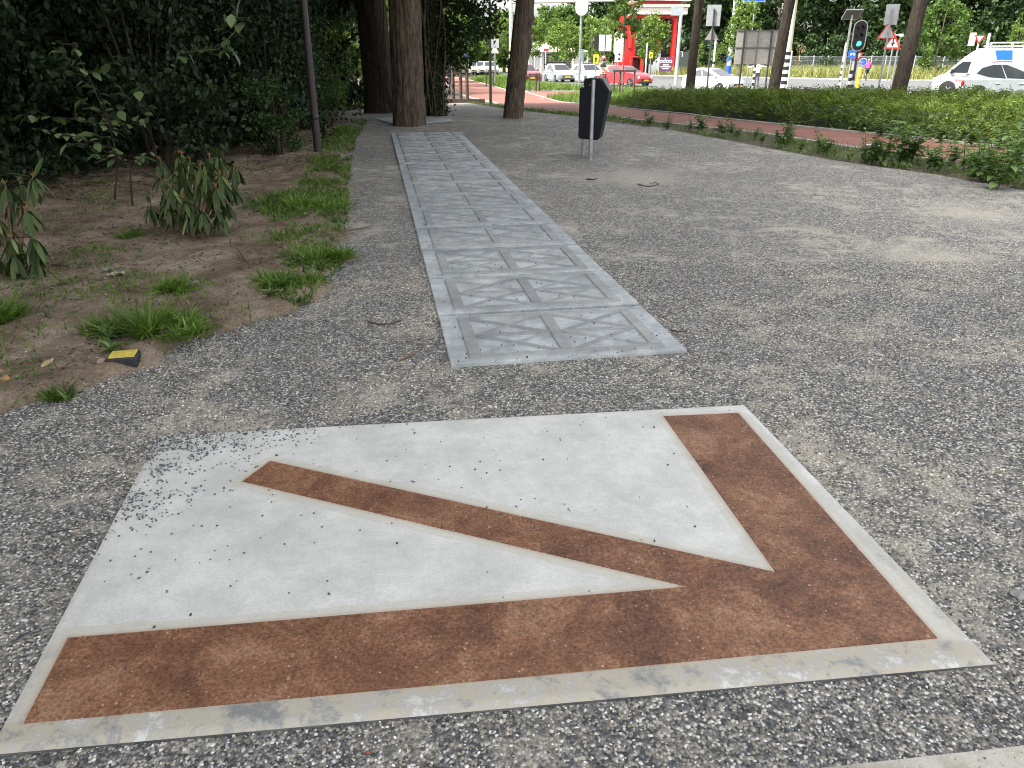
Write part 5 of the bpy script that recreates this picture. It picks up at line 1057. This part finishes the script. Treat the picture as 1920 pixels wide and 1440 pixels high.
# purple banner with white lettering
Y = 86; b = foot(1247, Y, 135); t = thing('banner', 'purple advertising banner with white odoo lettering on roadside', 'banner', b); pm_ = pxm(Y); h0, h1 = zat(1247, 134, Y), zat(1247, 107, Y); wB = (at(1257, 120, Y) - at(1234, 120, Y)).x
m = MB(); m.prism([(-wB / 2, h0), (wB / 2, h0), (wB / 2 + .05, h1), (-wB / 2 + .03, h1)], -.02, .02); m.build('banner_cloth', simple('banner_purple', (.16, .055, .14), .6, 0, .08, 2), t, False)
for x in (-wB / 2, wB / 2): m = MB(); m.tube([(x, .05, -.1), (x, .05, h1 + .05)], .03, 8); m.build('banner_pole', GALV, t)
def text(s, size, mat, parent, loc, rot=(math.pi / 2, 0, 0), name='lettering', ext=.004):
    cu = bpy.data.curves.new('t', 'FONT'); cu.body = s; cu.size = size; cu.extrude = ext; cu.align_x = 'CENTER'; cu.offset = size * .012; tmp = bpy.data.objects.new('t', cu); col.objects.link(tmp)
    dg = bpy.context.evaluated_depsgraph_get(); me = bpy.data.meshes.new_from_object(tmp.evaluated_get(dg)); bpy.data.objects.remove(tmp); me.materials.clear(); me.materials.append(mat)
    o = link(name, me, parent); o.location = loc; o.rotation_euler = rot; return o
PW = simple('print_white', (.8, .8, .8), .5, 0, .03, 3)
text('odoo', .62, PW, t, (0, -.03, h0 + (h1 - h0) * .60))
for k, ws in enumerate(((.3, .25), (.2, .5, .25), (.25, .35))):
    x = -sum(ws) / 2 - .04 * (len(ws) - 1) / 2
    for q in ws: plate(t, rect(q, .11), -.028, PW, 'print_line', .006, off=(x + q / 2, h0 + (h1 - h0) * (.42 - .13 * k))); x += q + .06
# white building with columns and dark louvres
Y = 104; b = foot(1035, Y, 130); t = thing('white_building', 'low white pavilion with dark louvred front behind the cars', 'building', b)
blk('wall', wx(996) if False else -5.0, 4.6, 1, 7, -.1, 2.5, simple('pavilion_white', (.66, .67, .66), .6, 0, .06, .5)); m = MB(); m.prism([(-5.4, 2.5), (5.0, 2.5), (3.9, 2.8), (1.5, 3.0), (-1.6, 3.6), (-2.6, 3.55), (-4.6, 2.9)], .3, 7.4); m.build('roof', PORW, t, False)
for k in range(7): blk('louvre', -1.0, 2.4, .86, .96, .35 + k * .29, .53 + k * .29, simple('louvre_dark', (.02, .022, .025), .5), 0)
for x in (-4.9, -4.2, -3.6, -2.9, -2.2, -1.35, .7, 2.7, 3.7, 4.5): m = MB(); m.tube([(x, .5, -.1), (x, .5, 2.5)], .16 if abs(x - 2.7) < .01 else .09, 10); m.build('column', WHITE, t)
# blue and yellow poster column
Y = 72; b = foot(866, Y, 135); t = thing('poster_panel', 'blue and yellow poster panel behind the wooden stakes', 'poster', b); zA, zB = zat(866, 137, Y), zat(866, 101, Y); m = MB(); m.box((0, 0, (zA + zB) / 2), (1.24, .16, zB - zA)); m.build('panel_frame', LGREY, t, bevel=.03)
pmat, n_, l_, bs_ = newmat('poster_print'); co = obj_co(n_); tx = noise(n_, l_, co, 1.3, 3, .5); sx_ = n_.new('ShaderNodeSeparateXYZ'); l_.new(co, sx_.inputs[0]); ad = n_.new('ShaderNodeMath'); ad.operation = 'MULTIPLY_ADD'; l_.new(tx.outputs[0], ad.inputs[0]); ad.inputs[1].default_value = .9; l_.new(sx_.outputs[2], ad.inputs[2])
rp = ramp(n_, [(.0, (.05, .3, .6)), (.35, (.6, .68, .06)), (.55, (.8, .75, .2)), (.68, (.35, .6, .75)), (.8, (.03, .22, .6))]); mpv = n_.new('ShaderNodeMapRange'); mpv.inputs[1].default_value = zA + .3; mpv.inputs[2].default_value = zB + .5; l_.new(ad.outputs[0], mpv.inputs[0]); l_.new(mpv.outputs[0], rp.inputs[0]); l_.new(rp.outputs[0], bs_.inputs['Base Color'])
m = MB(); m.box((0, -.085, (zA + zB) / 2), (1.1, .02, zB - zA - .12)); m.build('poster_print', pmat, t, False)

# ================================================================== VEHICLES
HEADL = simple('headlight_lens', (.62, .64, .66), .12, .2, .05, 8); TAIL = simple('tail_light_red', (.45, .015, .012), .2, 0, .05, 8); PLATEY = simple('yellow_number_plate', (.72, .50, .04), .45, 0, .03, 8); TRIM = simple('black_trim', (.022, .022, .024), .55, 0, .1, 8); CHR = simple('bright_trim', (.6, .6, .6), .25, .8, .05, 8)
def wheel(t, x, y, r, s):
    m = MB(); ro = Matrix.Rotation(math.pi / 2, 3, 'X'); wd = .19
    m.lathe([(r * .66, -wd / 2), (r * .93, -wd / 2), (r, -wd * .3), (r, wd * .3), (r * .93, wd / 2), (r * .66, wd / 2)], (0, 0, 0), 24, ro); o = m.build('wheel', RUBBER, t); o.location = (x, y, r)
    m = MB(); m.lathe([(r * .66, -.02), (r * .6, s * .0), (r * .18, 0), (.01, .02)], (0, -s * wd * .52 * -1 * -1, 0), 24, Matrix.Rotation(math.pi / 2 * (1), 3, 'X'))
    for k in range(5): m.box((math.cos(k * 1.257) * r * .38, s * wd * .5, math.sin(k * 1.257) * r * .38), (r * .5, .03, r * .13), Matrix.Rotation(-k * 1.257, 3, 'Y'))
    m.lathe([(r * .66, -.01), (r * .66, .01)], (0, s * wd * .44, 0), 20, ro); m.build('rim', ALU, o)
def loft(prof, W, tuck=.07, nose=.16, nst=13, zc=.6):
    V = []; F = []; n = len(prof); xm = max(abs(p[0]) for p in prof)
    for i in range(nst):
        s = math.sin((i / (nst - 1) - .5) * math.pi); y = s * W / 2; k = abs(s) ** 6; k2 = abs(s) ** 2.6
        for x, z in prof:
            xx = x * (1 - nose * .32 * k2 * (abs(x) / xm) ** 6) * (1 - .012 * k); zz = zc + (z - zc) * (1 - tuck * k) if z > zc else zc + (z - zc) * (1 - .3 * tuck * k)
            yy = y * (1 - .05 * max(0, (z - zc)) / .5 * abs(s)); V.append((xx, yy, zz))
    for i in range(nst - 1):
        for j in range(n): j2 = (j + 1) % n; F.append((i * n + j, i * n + j2, (i + 1) * n + j2, (i + 1) * n + j))
    F.append(tuple(range(n))[::-1]); F.append(tuple((nst - 1) * n + j for j in range(n))); m = MB(); m.add(V, F); return m
def on_quad(q, uv, off, name, mat, t, th=.0):
    a, b, c, d = [Vector(p) for p in q]; nrm = (b - a).cross(d - a).normalized(); P = []
    for u, v in uv: P.append((a * (1 - u) + b * u) * (1 - v) + (d * (1 - u) + c * u) * v + nrm * off)
    m = MB(); n = len(P); Q = [p - nrm * .02 for p in P]; m.add(P + Q, [tuple(range(n))] + [(i, i + n, (i + 1) % n + n, (i + 1) % n) for i in range(n)]); return m.build(name, mat, t, False)
def rr(u0, u1, v0, v1, r=.06): return [(u0 + r, v0), (u1 - r, v0), (u1, v0 + r * 1.4), (u1, v1 - r * 1.4), (u1 - r, v1), (u0 + r, v1), (u0, v1 - r * 1.4), (u0, v0 + r * 1.4)]
def car(label, loc, rz, L, W, H, pm, gh, side_uv, hood=.95, belt=.93, extras=None, cat='car', group=None, name='car', wr=.31, plate_m=PLATEY):
    t = thing(name, label, cat, loc, rz, group); h = L / 2
    prof = [(-h + .06, .22), (-h, .36), (-h + .01, .62), (-h + .06, belt - .06), (-h + .16, belt), (.0, belt + .03), (gh[1], hood + .02), (gh[1] + .35, hood - .03), (h - .28, hood - .16), (h - .1, hood - .26), (h - .02, .55), (h, .40), (h - .04, .22)]
    loft(prof, W).build('body', pm, t)
    xb0, xb1, xt0, xt1 = gh; wb, wt = W * .45, W * .355; zb, zt_ = belt - .05, H
    m = MB(); mids = []
    V = [(xb0, -wb, zb), (xb1, -wb, zb), (xb1, wb, zb), (xb0, wb, zb), (xt0, -wt, zt_ - .05), (xt1, -wt, zt_ - .06), (xt1, wt, zt_ - .06), (xt0, wt, zt_ - .05), ((xt0 + xt1) / 2, -wt * .96, zt_), ((xt0 + xt1) / 2, wt * .96, zt_)]
    m.add(V, [(0, 1, 5, 8, 4), (3, 7, 9, 6, 2), (1, 2, 6, 5), (0, 4, 7, 3), (4, 8, 9, 7), (8, 5, 6, 9), (0, 3, 2, 1)]); m.build('cabin', pm, t, bevel=.05, bseg=3)
    fr = (V[1], V[2], V[6], V[5]); re = (V[3], V[0], V[4], V[7]); lf = (V[2], V[3], V[7], V[6]); rg = (V[0], V[1], V[5], V[4])
    on_quad(fr, rr(.05, .95, .13, .93), .010, 'windscreen', GLASS, t); on_quad(re, rr(.08, .92, .2, .9), .010, 'rear_window', GLASS, t)
    for uv in side_uv:
        on_quad(rg, uv, .010, 'side_window', GLASS, t); on_quad(lf, [(1 - u, v) for u, v in uv][::-1], .010, 'side_window', GLASS, t)
    wx_ = (h - .78, -h + .75)
    for x in wx_:
        for s in (-1, 1):
            m = MB(); m.lathe([(wr + .055, -.02), (wr + .055, .02)], (x, s * (W / 2 - .035), wr + .01), 22, Matrix.Rotation(math.pi / 2, 3, 'X')); m.build('wheel_arch', TRIM, t); wheel(t, x, s * (W / 2 - .075), wr, s)
    for s in (-1, 1):
        m = MB(); m.prism([(-.19, -.07), (.17, -.09), (.2, .05), (-.1, .09)], -.1, .1); o = m.build('headlight', HEADL, t, bevel=.03); o.location = (h - .19, s * (W / 2 - .27), hood - .33); o.rotation_euler = (0, R(8), math.pi / 2 - s * .42)
        m = MB(); m.box((-h + .045, s * (W / 2 - .17), belt - .18), (.1, .2, .24)); m.build('tail_light', TAIL, t, bevel=.03)
        m = MB(); m.box((xb1 - .42, s * (W / 2 + .06), belt + .06), (.12, .2, .14)); m.build('door_mirror', pm, t, bevel=.04)
        for x in (.12, -.78): m = MB(); m.box((x, s * (W / 2 + .001), belt - .16), (.2, .03, .03)); m.build('door_handle', CHR, t, bevel=.008)
    m = MB(); m.box((h - .02, 0, .5), (.06, W * .56, .12)); m.build('grille', TRIM, t, bevel=.02); m = MB(); m.box((h - .01, 0, .29), (.06, W * .7, .1)); m.build('lower_grille', TRIM, t, bevel=.02)
    m = MB(); m.box((h + .022, 0, .44), (.02, .5, .11)); m.build('number_plate', plate_m, t); m = MB(); m.box((-h - .005, 0, .6), (.02, .5, .11)); m.build('number_plate', plate_m, t)
    if extras: extras(t, h, W, H)
    return t
W2S = [[(.20, .16), (.50, .14), (.50, .86), (.31, .84)], [(.53, .14), (.88, .14), (.62, .88), (.53, .88)]]
def hatch(x0, gh=None): return gh
def head(dx, dy): return math.atan2(dy, dx)
SILV = paint('silver_car_paint', (.30, .32, .34)); WHC = paint('white_car_paint', (.58, .60, .61)); REDC = paint('red_car_paint', (.50, .02, .03)); SUVG = paint('silver_green_paint', (.27, .30, .305)); LRED = paint('maroon_paint', (.2, .03, .03))
car('silver estate hatchback waiting on road behind the grass', foot(1049, 71, 140), head(.30, -.95), 3.9, 1.68, 1.46, SILV, (-1.85, .85, -1.55, .05), W2S)
def police(t, h, W, H):
    m = MB(); m.box((-.25, 0, H + .03), (.25, 1.0, .1)); m.build('light_bar', simple('light_bar_blue', (.12, .14, .3), .3), t, bevel=.03)
    for s in (-1, 1):
        for k in range(5): m = MB(); m.prism([(-.9 + k * .36, .62), (-.72 + k * .36, .62), (-.62 + k * .36, .74), (-.8 + k * .36, .74)], s * W / 2 - .006, s * W / 2 + .012); m.build('blue_stripe', BLUE, t, False)
car('white patrol car with blue stripes and roof light bar beside lamp post', foot(1103, 69, 140), head(.35, -.94), 4.3, 1.8, 1.46, paint('patrol_white', (.54, .58, .64)), (-1.9, .95, -1.5, .1), W2S, extras=police)
car('red hatchback on road behind wooden stakes', foot(1174, 61, 140), head(.62, -.78), 4.0, 1.72, 1.42, REDC, (-1.75, 1.05, -1.2, .1), W2S)
car('small white rounded hatchback behind hedge beside bare trunk', foot(1338, 50, 140), head(.66, -.75), 3.7, 1.66, 1.42, WHC, (-1.75, 1.15, -1.05, .05), W2S)
car('pale car mostly hidden by the leaning trunk', foot(985, 68, 140), head(.25, -.97), 4.1, 1.7, 1.45, LRED, (-1.8, .9, -1.5, .1), W2S)['label'] = 'dark red car mostly hidden by the leaning trunk'
for px in (888, 903, 917): car('white parked car in row far behind the grass strip', foot(px, 98, 130), head(.2, -.98), 4.2, 1.75, 1.48, WHC, (-1.85, .9, -1.5, .1), W2S, group='white parked cars far away')
def suvx(t, h, W, H):
    for s in (-1, 1): m = MB(); m.tube([(-1.4, s * .56, H + .01), (-1.1, s * .56, H + .06), (.3, s * .56, H + .05), (.5, s * .56, H - .01)], .02, 8); m.build('roof_rail', CHR, t)
SUVW = [[(.09, .40), (.28, .2), (.49, .13), (.49, .94), (.33, .92), (.13, .74)], [(.505, .16), (.72, .13), (.95, .10), (.84, .44), (.72, .76), (.62, .92), (.505, .94)]]
Y = 36.5; b = foot(1888, Y, 150)
car('silver green SUV with dark arched side windows in front of white van', b + Vector((.55, -.2, 0)), R(-39), 4.45, 1.84, 1.70, SUVG, (-2.1, 1.25, -1.7, .0), SUVW, hood=1.02, belt=1.0, extras=suvx, wr=.35, name='suv', cat='car')
# white high-roof van, nose to the left
Y = 46; b = foot(1832, Y, 150); t = thing('van', 'white high-roof van with blue square, red swoosh and roof rack', 'van', b + Vector((.35, 0, 0)), R(146)); VW = paint('van_white', (.60, .61, .61))
prof = [(-2.5, .28), (-2.55, .5), (-2.52, 1.8), (-2.42, 2.36), (-2.3, 2.46), (.2, 2.5), (.55, 2.44), (.85, 2.24), (1.2, 1.93), (1.72, 1.36), (1.86, 1.2), (2.25, 1.06), (2.46, .88), (2.54, .6), (2.5, .3)]
loft(prof, 1.92, .035, .22, 15, 1.1).build('body', VW, t)
SY = .972
def sidepiece(name, poly, mat, y=SY, th=.014, both=True):
    for s in ((-1, 1) if both else (1,)): m = MB(); m.prism(poly, s * y - th, s * y + th); m.build(name, mat, t, False)
def wallpiece(name, poly, mat, lift=.008):
    # follow the tumblehome of the van side
    for s in (-1, 1):
        V = []; n = len(poly)
        for o_ in (0, -.03):
            for x, z in poly: V.append((x, s * (.96 * (1 - .05 * max(0, z - 1.1) / .5) + lift + o_), z))
        m = MB(); m.add(V, [tuple(range(n)), tuple(range(n, 2 * n))[::-1]] + [(i, i + n, (i + 1) % n + n, (i + 1) % n) for i in range(n)]); m.build(name, mat, t, False)
wallpiece('side_window', [(.78, 1.22), (1.66, 1.22), (1.36, 1.56), (1.12, 1.78), (.70, 1.80)], GLASS); wallpiece('blue_square', [(-.55, 1.72), (-1.25, 1.72), (-1.12, 2.36), (-.3, 2.36)], simple('van_blue', (.008, .10, .50), .35)); wallpiece('red_swoosh', [(.62, .32), (.22, .40), (-.02, .98), (.02, 1.06), (.16, .96)], REDP); wallpiece('purple_swoosh', [(-.2, 1.66), (-.35, 1.80), (-.75, 1.90), (-1.2, 1.78), (-.7, 1.70)], simple('van_magenta', (.42, .05, .3), .35))
wallpiece('body_crease', [(-2.4, 1.08), (1.7, 1.06), (1.7, 1.085), (-2.4, 1.105)], LGREY, .004); wallpiece('door_handle', [(.62, 1.1), (.82, 1.1), (.82, 1.15), (.62, 1.15)], TRIM, .02)
for k in range(6): wallpiece('red_lettering', [(1.30 - k * .085, .78), (1.24 - k * .085, .78), (1.24 - k * .085, .92 if k == 0 else .86), (1.30 - k * .085, .92 if k == 0 else .86)], simple('faded_red_print', (.62, .22, .2), .5), .006)
on_quad(((1.68, -.82, 1.38), (1.68, .82, 1.38), (.82, .72, 2.22), (.82, -.72, 2.22)), rr(.03, .97, .03, .62), .03, 'windscreen', GLASS, t)
for x in (1.62, -1.55):
    for s in (-1, 1): m = MB(); m.lathe([(.43, -.02), (.43, .02)], (x, s * .945, .36), 22, Matrix.Rotation(math.pi / 2, 3, 'X')); m.build('wheel_arch', TRIM, t); wheel(t, x, s * .895, .33, s)
for s in (-1, 1):
    m = MB(); m.box((1.55, s * 1.05, 1.28), (.12, .2, .24)); m.build('door_mirror', TRIM, t, bevel=.04); m = MB(); m.prism([(-.15, -.1), (.15, -.1), (.1, .12), (-.15, .1)], -.12, .12); o = m.build('headlight', HEADL, t, bevel=.03); o.location = (2.32, s * .68, .84); o.rotation_euler = (0, .3, math.pi / 2 - s * .35)
m = MB()
for s in (-1, 1): m.tube([(.1, s * .68, 2.62), (.0, s * .7, 2.74), (-2.2, s * .7, 2.74), (-2.4, s * .7, 2.66), (-2.4, s * .7, 2.56), (.3, s * .68, 2.56)], .025, 6); m.tube([(-1, s * .7, 2.5), (-1, s * .7, 2.74)], .02, 6); m.tube([(-2.1, s * .7, 2.45), (-2.1, s * .7, 2.74)], .02, 6)
for x in (-.1, -.7, -1.3, -1.9, -2.35): m.tube([(x, -.7, 2.58), (x, .7, 2.58)], .02, 6)
m.build('roof_rack', WHITE, t); m = MB(); m.tube([(-2.58, .55, .6), (-2.58, .55, 2.5)], .02, 6); m.tube([(-2.58, .2, .6), (-2.58, .2, 2.5)], .02, 6)
for k in range(6): m.tube([(-2.58, .2, .9 + k * .28), (-2.58, .55, .9 + k * .28)], .015, 6)
m.build('rear_ladder', LGREY, t)
# signs that stick up behind the van
Y = 52; t = signpole('road_sign', 'red give way sign seen over the roof of the white van', 1826, Y, 66, .05, WHITE, 120); plate(t, tri(.62, False), -.05, REDP, 'sign_rim', .014, off=(.0, zat(1826, 66, Y))); plate(t, tri(.38, False), -.062, simple('pinkish', (.7, .5, .48), .5), 'sign_face', .014, off=(0, zat(1826, 66, Y) - .06)); plate(t, rect(.36, .75), -.03, CREAM, 'side_board', .02, off=(-.4, zat(1815, 86, Y)))
b = foot(1843, 54, 120); t = thing('marker_post', 'white round-topped post sticking up over the van roof', 'post', b); pole(t, zat(1843, 65, 54), .08, WHITE); m = MB(); m.lathe([(.085, zat(1843, 65, 54)), (.06, zat(1843, 65, 54) + .06), (.01, zat(1843, 65, 54) + .08)], (0, 0, 0), 12); m.build('post_cap', WHITE, t)
b = foot(1913, 54, 120); t = thing('marker_post', 'white post with red lamp head behind rear of van', 'post', b); pole(t, zat(1913, 74, 54), .07, WHITE); m = MB(); m.lathe([(.05, -.16), (.17, -.08), (.19, .04), (.1, .16)], (.12, -.08, zat(1913, 85, 54)), 14); m.build('red_lamp', REDP, t)

# ================================================================== PEOPLE AND BICYCLES
SKIN = simple('skin', (.50, .31, .23), .6, 0, .05, 8)
def zoned(name, zones, torso=None):
    """clothing colours by height on the body: [(z, colour)]"""
    m, n, l, b = newmat(name); sp = n.new('ShaderNodeSeparateXYZ'); l.new(obj_co(n), sp.inputs[0]); mr = n.new('ShaderNodeMath'); mr.operation = 'DIVIDE'; mr.inputs[1].default_value = 2; l.new(sp.outputs[2], mr.inputs[0])
    r = ramp(n, [(z / 2, c) for z, c in zones], 'CONSTANT'); l.new(mr.outputs[0], r.inputs[0]); l.new(r.outputs[0], b.inputs['Base Color']); b.inputs['Roughness'].default_value = .75; return m
def body(t, J, E, rad, mat, root='pelvis'):
    names = list(J); me = bpy.data.meshes.new('body'); me.from_pydata([J[k] for k in names], [(names.index(a), names.index(b)) for a, b in E], []); o = link('body', me, t)
    o.modifiers.new('skin', 'SKIN'); 
    if not me.skin_vertices: me.attributes
    bm = bmesh.new(); bm.from_mesh(me); ly = bm.verts.layers.skin.verify()
    for v, k in zip(bm.verts, names): v[ly].radius = (rad[k], rad[k]) if not isinstance(rad[k], tuple) else rad[k]; v[ly].use_root = (k == root)
    bm.to_mesh(me); bm.free(); s = o.modifiers.new('sub', 'SUBSURF'); s.levels = s.render_levels = 2; o.modifiers['skin'].use_smooth_shade = True; me.materials.append(mat)
    return o
E_ = [('pelvis', 'waist'), ('waist', 'chest'), ('chest', 'neck'), ('neck', 'head0'), ('head0', 'head1'), ('chest', 'shL'), ('shL', 'elL'), ('elL', 'haL'), ('haL', 'fiL'), ('chest', 'shR'), ('shR', 'elR'), ('elR', 'haR'), ('haR', 'fiR'), ('pelvis', 'hiL'), ('hiL', 'knL'), ('knL', 'anL'), ('anL', 'toL'), ('pelvis', 'hiR'), ('hiR', 'knR'), ('knR', 'anR'), ('anR', 'toR')]
RAD = dict(pelvis=.145, waist=.135, chest=.16, neck=.06, head0=.095, head1=.085, shL=.075, elL=.048, haL=.036, fiL=.03, shR=.075, elR=.048, haR=.036, fiR=.03, hiL=.10, knL=.062, anL=.042, toL=.035, hiR=.10, knR=.062, anR=.042, toR=.035)
def rider(lean=.25):   # seated on a bicycle, local +X forward
    c = math.sin(lean); s = math.cos(lean); px_, pz = -.18, .98
    def up(d): return (px_ + c * d, pz + s * d)
    wz_, ch, nk = up(.22), up(.46), up(.60)
    J = dict(pelvis=(px_, 0, pz), waist=(wz_[0], 0, wz_[1]), chest=(ch[0], 0, ch[1]), neck=(nk[0] + .02, 0, nk[1]), head0=(nk[0] + .06, 0, nk[1] + .12), head1=(nk[0] + .07, 0, nk[1] + .24))
    for q, y in (('L', .18), ('R', -.18)):
        J['sh' + q] = (ch[0], y, ch[1] + .03); J['el' + q] = (ch[0] + .17, y * 1.35, ch[1] - .22); J['ha' + q] = (.42, y * 1.2, 1.06); J['fi' + q] = (.48, y * 1.1, 1.04)
        J['hi' + q] = (px_ + .04, y * .5, pz - .04); up_ = q == 'L'; J['kn' + q] = (.26, y * .5, .80 if up_ else .62); J['an' + q] = (.08, y * .55, .44 if up_ else .16); J['to' + q] = (.22, y * .55, .40 if up_ else .11)
    return J
def hairpart(t, p, r, mat, name='hair', flat=1.0):
    m = MB(); m.lathe([(r * math.cos(a), r * math.sin(a) * flat) for a in np.linspace(-.3, 1.5, 7)], p, 14); return m.build(name, mat, t)
FRAMEB = simple('bicycle_black', (.02, .02, .022), .4)
def bicycle(label, loc, rz):
    t = thing('bicycle', label, 'bicycle', loc, rz)
    for x in (-.55, .55):
        m = MB(); ring = [(x + .33 * math.cos(a), 0, .34 + .33 * math.sin(a)) for a in np.linspace(0, 6.2832, 25)]; m.tube(ring, .018, 6, False); o = m.build('wheel', RUBBER, t); m = MB()
        for k in range(9): a = k * math.pi / 9; m.tube([(x + .32 * math.cos(a), 0, .34 + .32 * math.sin(a)), (x - .32 * math.cos(a), 0, .34 - .32 * math.sin(a))], .003, 3, False)
        m.build('spokes', ALU, o)
    m = MB(); m.tube([(-.55, 0, .34), (-.05, 0, .30), (.36, 0, .82)], .017, 6); m.tube([(-.05, 0, .30), (-.2, 0, .90)], .017, 6); m.tube([(-.55, 0, .34), (-.16, 0, .75), (.34, 0, .72)], .015, 6); m.tube([(.55, 0, .34), (.38, 0, .80), (.34, 0, 1.0)], .016, 6); m.build('frame', FRAMEB, t)
    m = MB(); m.tube([(.42, -.26, 1.02), (.34, -.1, 1.02), (.34, .1, 1.02), (.42, .26, 1.02)], .014, 6); m.build('handlebar', FRAMEB, t); m = MB(); m.prism([(-.34, .89), (-.06, .90), (-.06, .93), (-.2, .95), (-.34, .95)], -.08, .08); m.build('saddle', FRAMEB, t, bevel=.02); return t
HAIRD = simple('dark_hair', (.03, .022, .018), .6); HAIRB = simple('fair_hair', (.35, .25, .14), .6)
def cyclist(label, blabel, loc, rz, mat, hair, lean=.25, bag=None):
    bicycle(blabel, loc, rz); t = thing('person', label, 'person', loc, rz); J = rider(lean); body(t, J, E_, RAD, mat); h = J['head1']; hairpart(t, (h[0] - .02, 0, h[2] - .03), .115, hair)
    if bag: m = MB(); m.box((J['chest'][0] - .22, 0, J['chest'][2] - .05), (.16, .3, .42)); m.build('backpack', bag, t, bevel=.05)
PINK = zoned('pink_cyclist', [(0, (.6, .6, .6)), (.14, (.46, .28, .21)), (.60, (.03, .035, .05)), (1.08, (.72, .04, .32)), (1.62, (.5, .32, .24))])
cyclist('cyclist in pink top and dark shorts riding away on far road', 'bicycle under the pink-topped cyclist', foot(1625, 74, 140), R(70), PINK, HAIRB, .45)
DARKC = zoned('dark_cyclist', [(0, (.03, .03, .03)), (.14, (.12, .13, .15)), (1.0, (.03, .03, .035)), (1.6, (.45, .28, .21))])
cyclist('cyclist in dark clothes riding far down the red cycle path', 'bicycle of the dark-clothed cyclist on red path', foot(843, 56, 150), R(96), DARKC, HAIRD, .1)
CRM = zoned('cream_cyclist', [(0, (.05, .05, .05)), (.12, (.05, .05, .06)), (.9, (.55, .42, .24)), (1.35, (.05, .05, .06)), (1.6, (.45, .28, .21))])
cyclist('rider in dark jacket with tan bag between patrol car and red car', 'bicycle of rider between patrol car and red car', foot(1131, 58, 140), R(-70), CRM, HAIRD, .1, simple('tan_bag', (.6, .45, .22), .7))
# man in a white shirt behind the signboard
Jm = dict(pelvis=(0, 0, .95), waist=(0, 0, 1.12), chest=(0, 0, 1.36), neck=(0, 0, 1.50), head0=(.01, 0, 1.60), head1=(.01, 0, 1.72), shL=(0, .19, 1.42), elL=(.12, .42, 1.36), haL=(.3, .62, 1.34), fiL=(.36, .68, 1.33), shR=(0, -.19, 1.42), elR=(.10, -.42, 1.38), haR=(.3, -.6, 1.36), fiR=(.36, -.66, 1.35), hiL=(0, .09, .90), knL=(.03, .1, .5), anL=(0, .1, .08), toL=(.14, .11, .04), hiR=(0, -.09, .90), knR=(.05, -.1, .5), anR=(-.03, -.1, .08), toR=(.12, -.11, .04))
WSH = zoned('white_shirt_man', [(0, (.04, .04, .04)), (.1, (.05, .055, .07)), (.98, (.68, .69, .72)), (1.50, (.48, .3, .23))])
b = foot(1419, 58, 150); t = thing('person', 'person in white shirt and dark trousers standing behind grey signboard', 'person', b, R(80)); body(t, Jm, E_, RAD, WSH); hairpart(t, (-.01, 0, 1.69), .115, HAIRD)
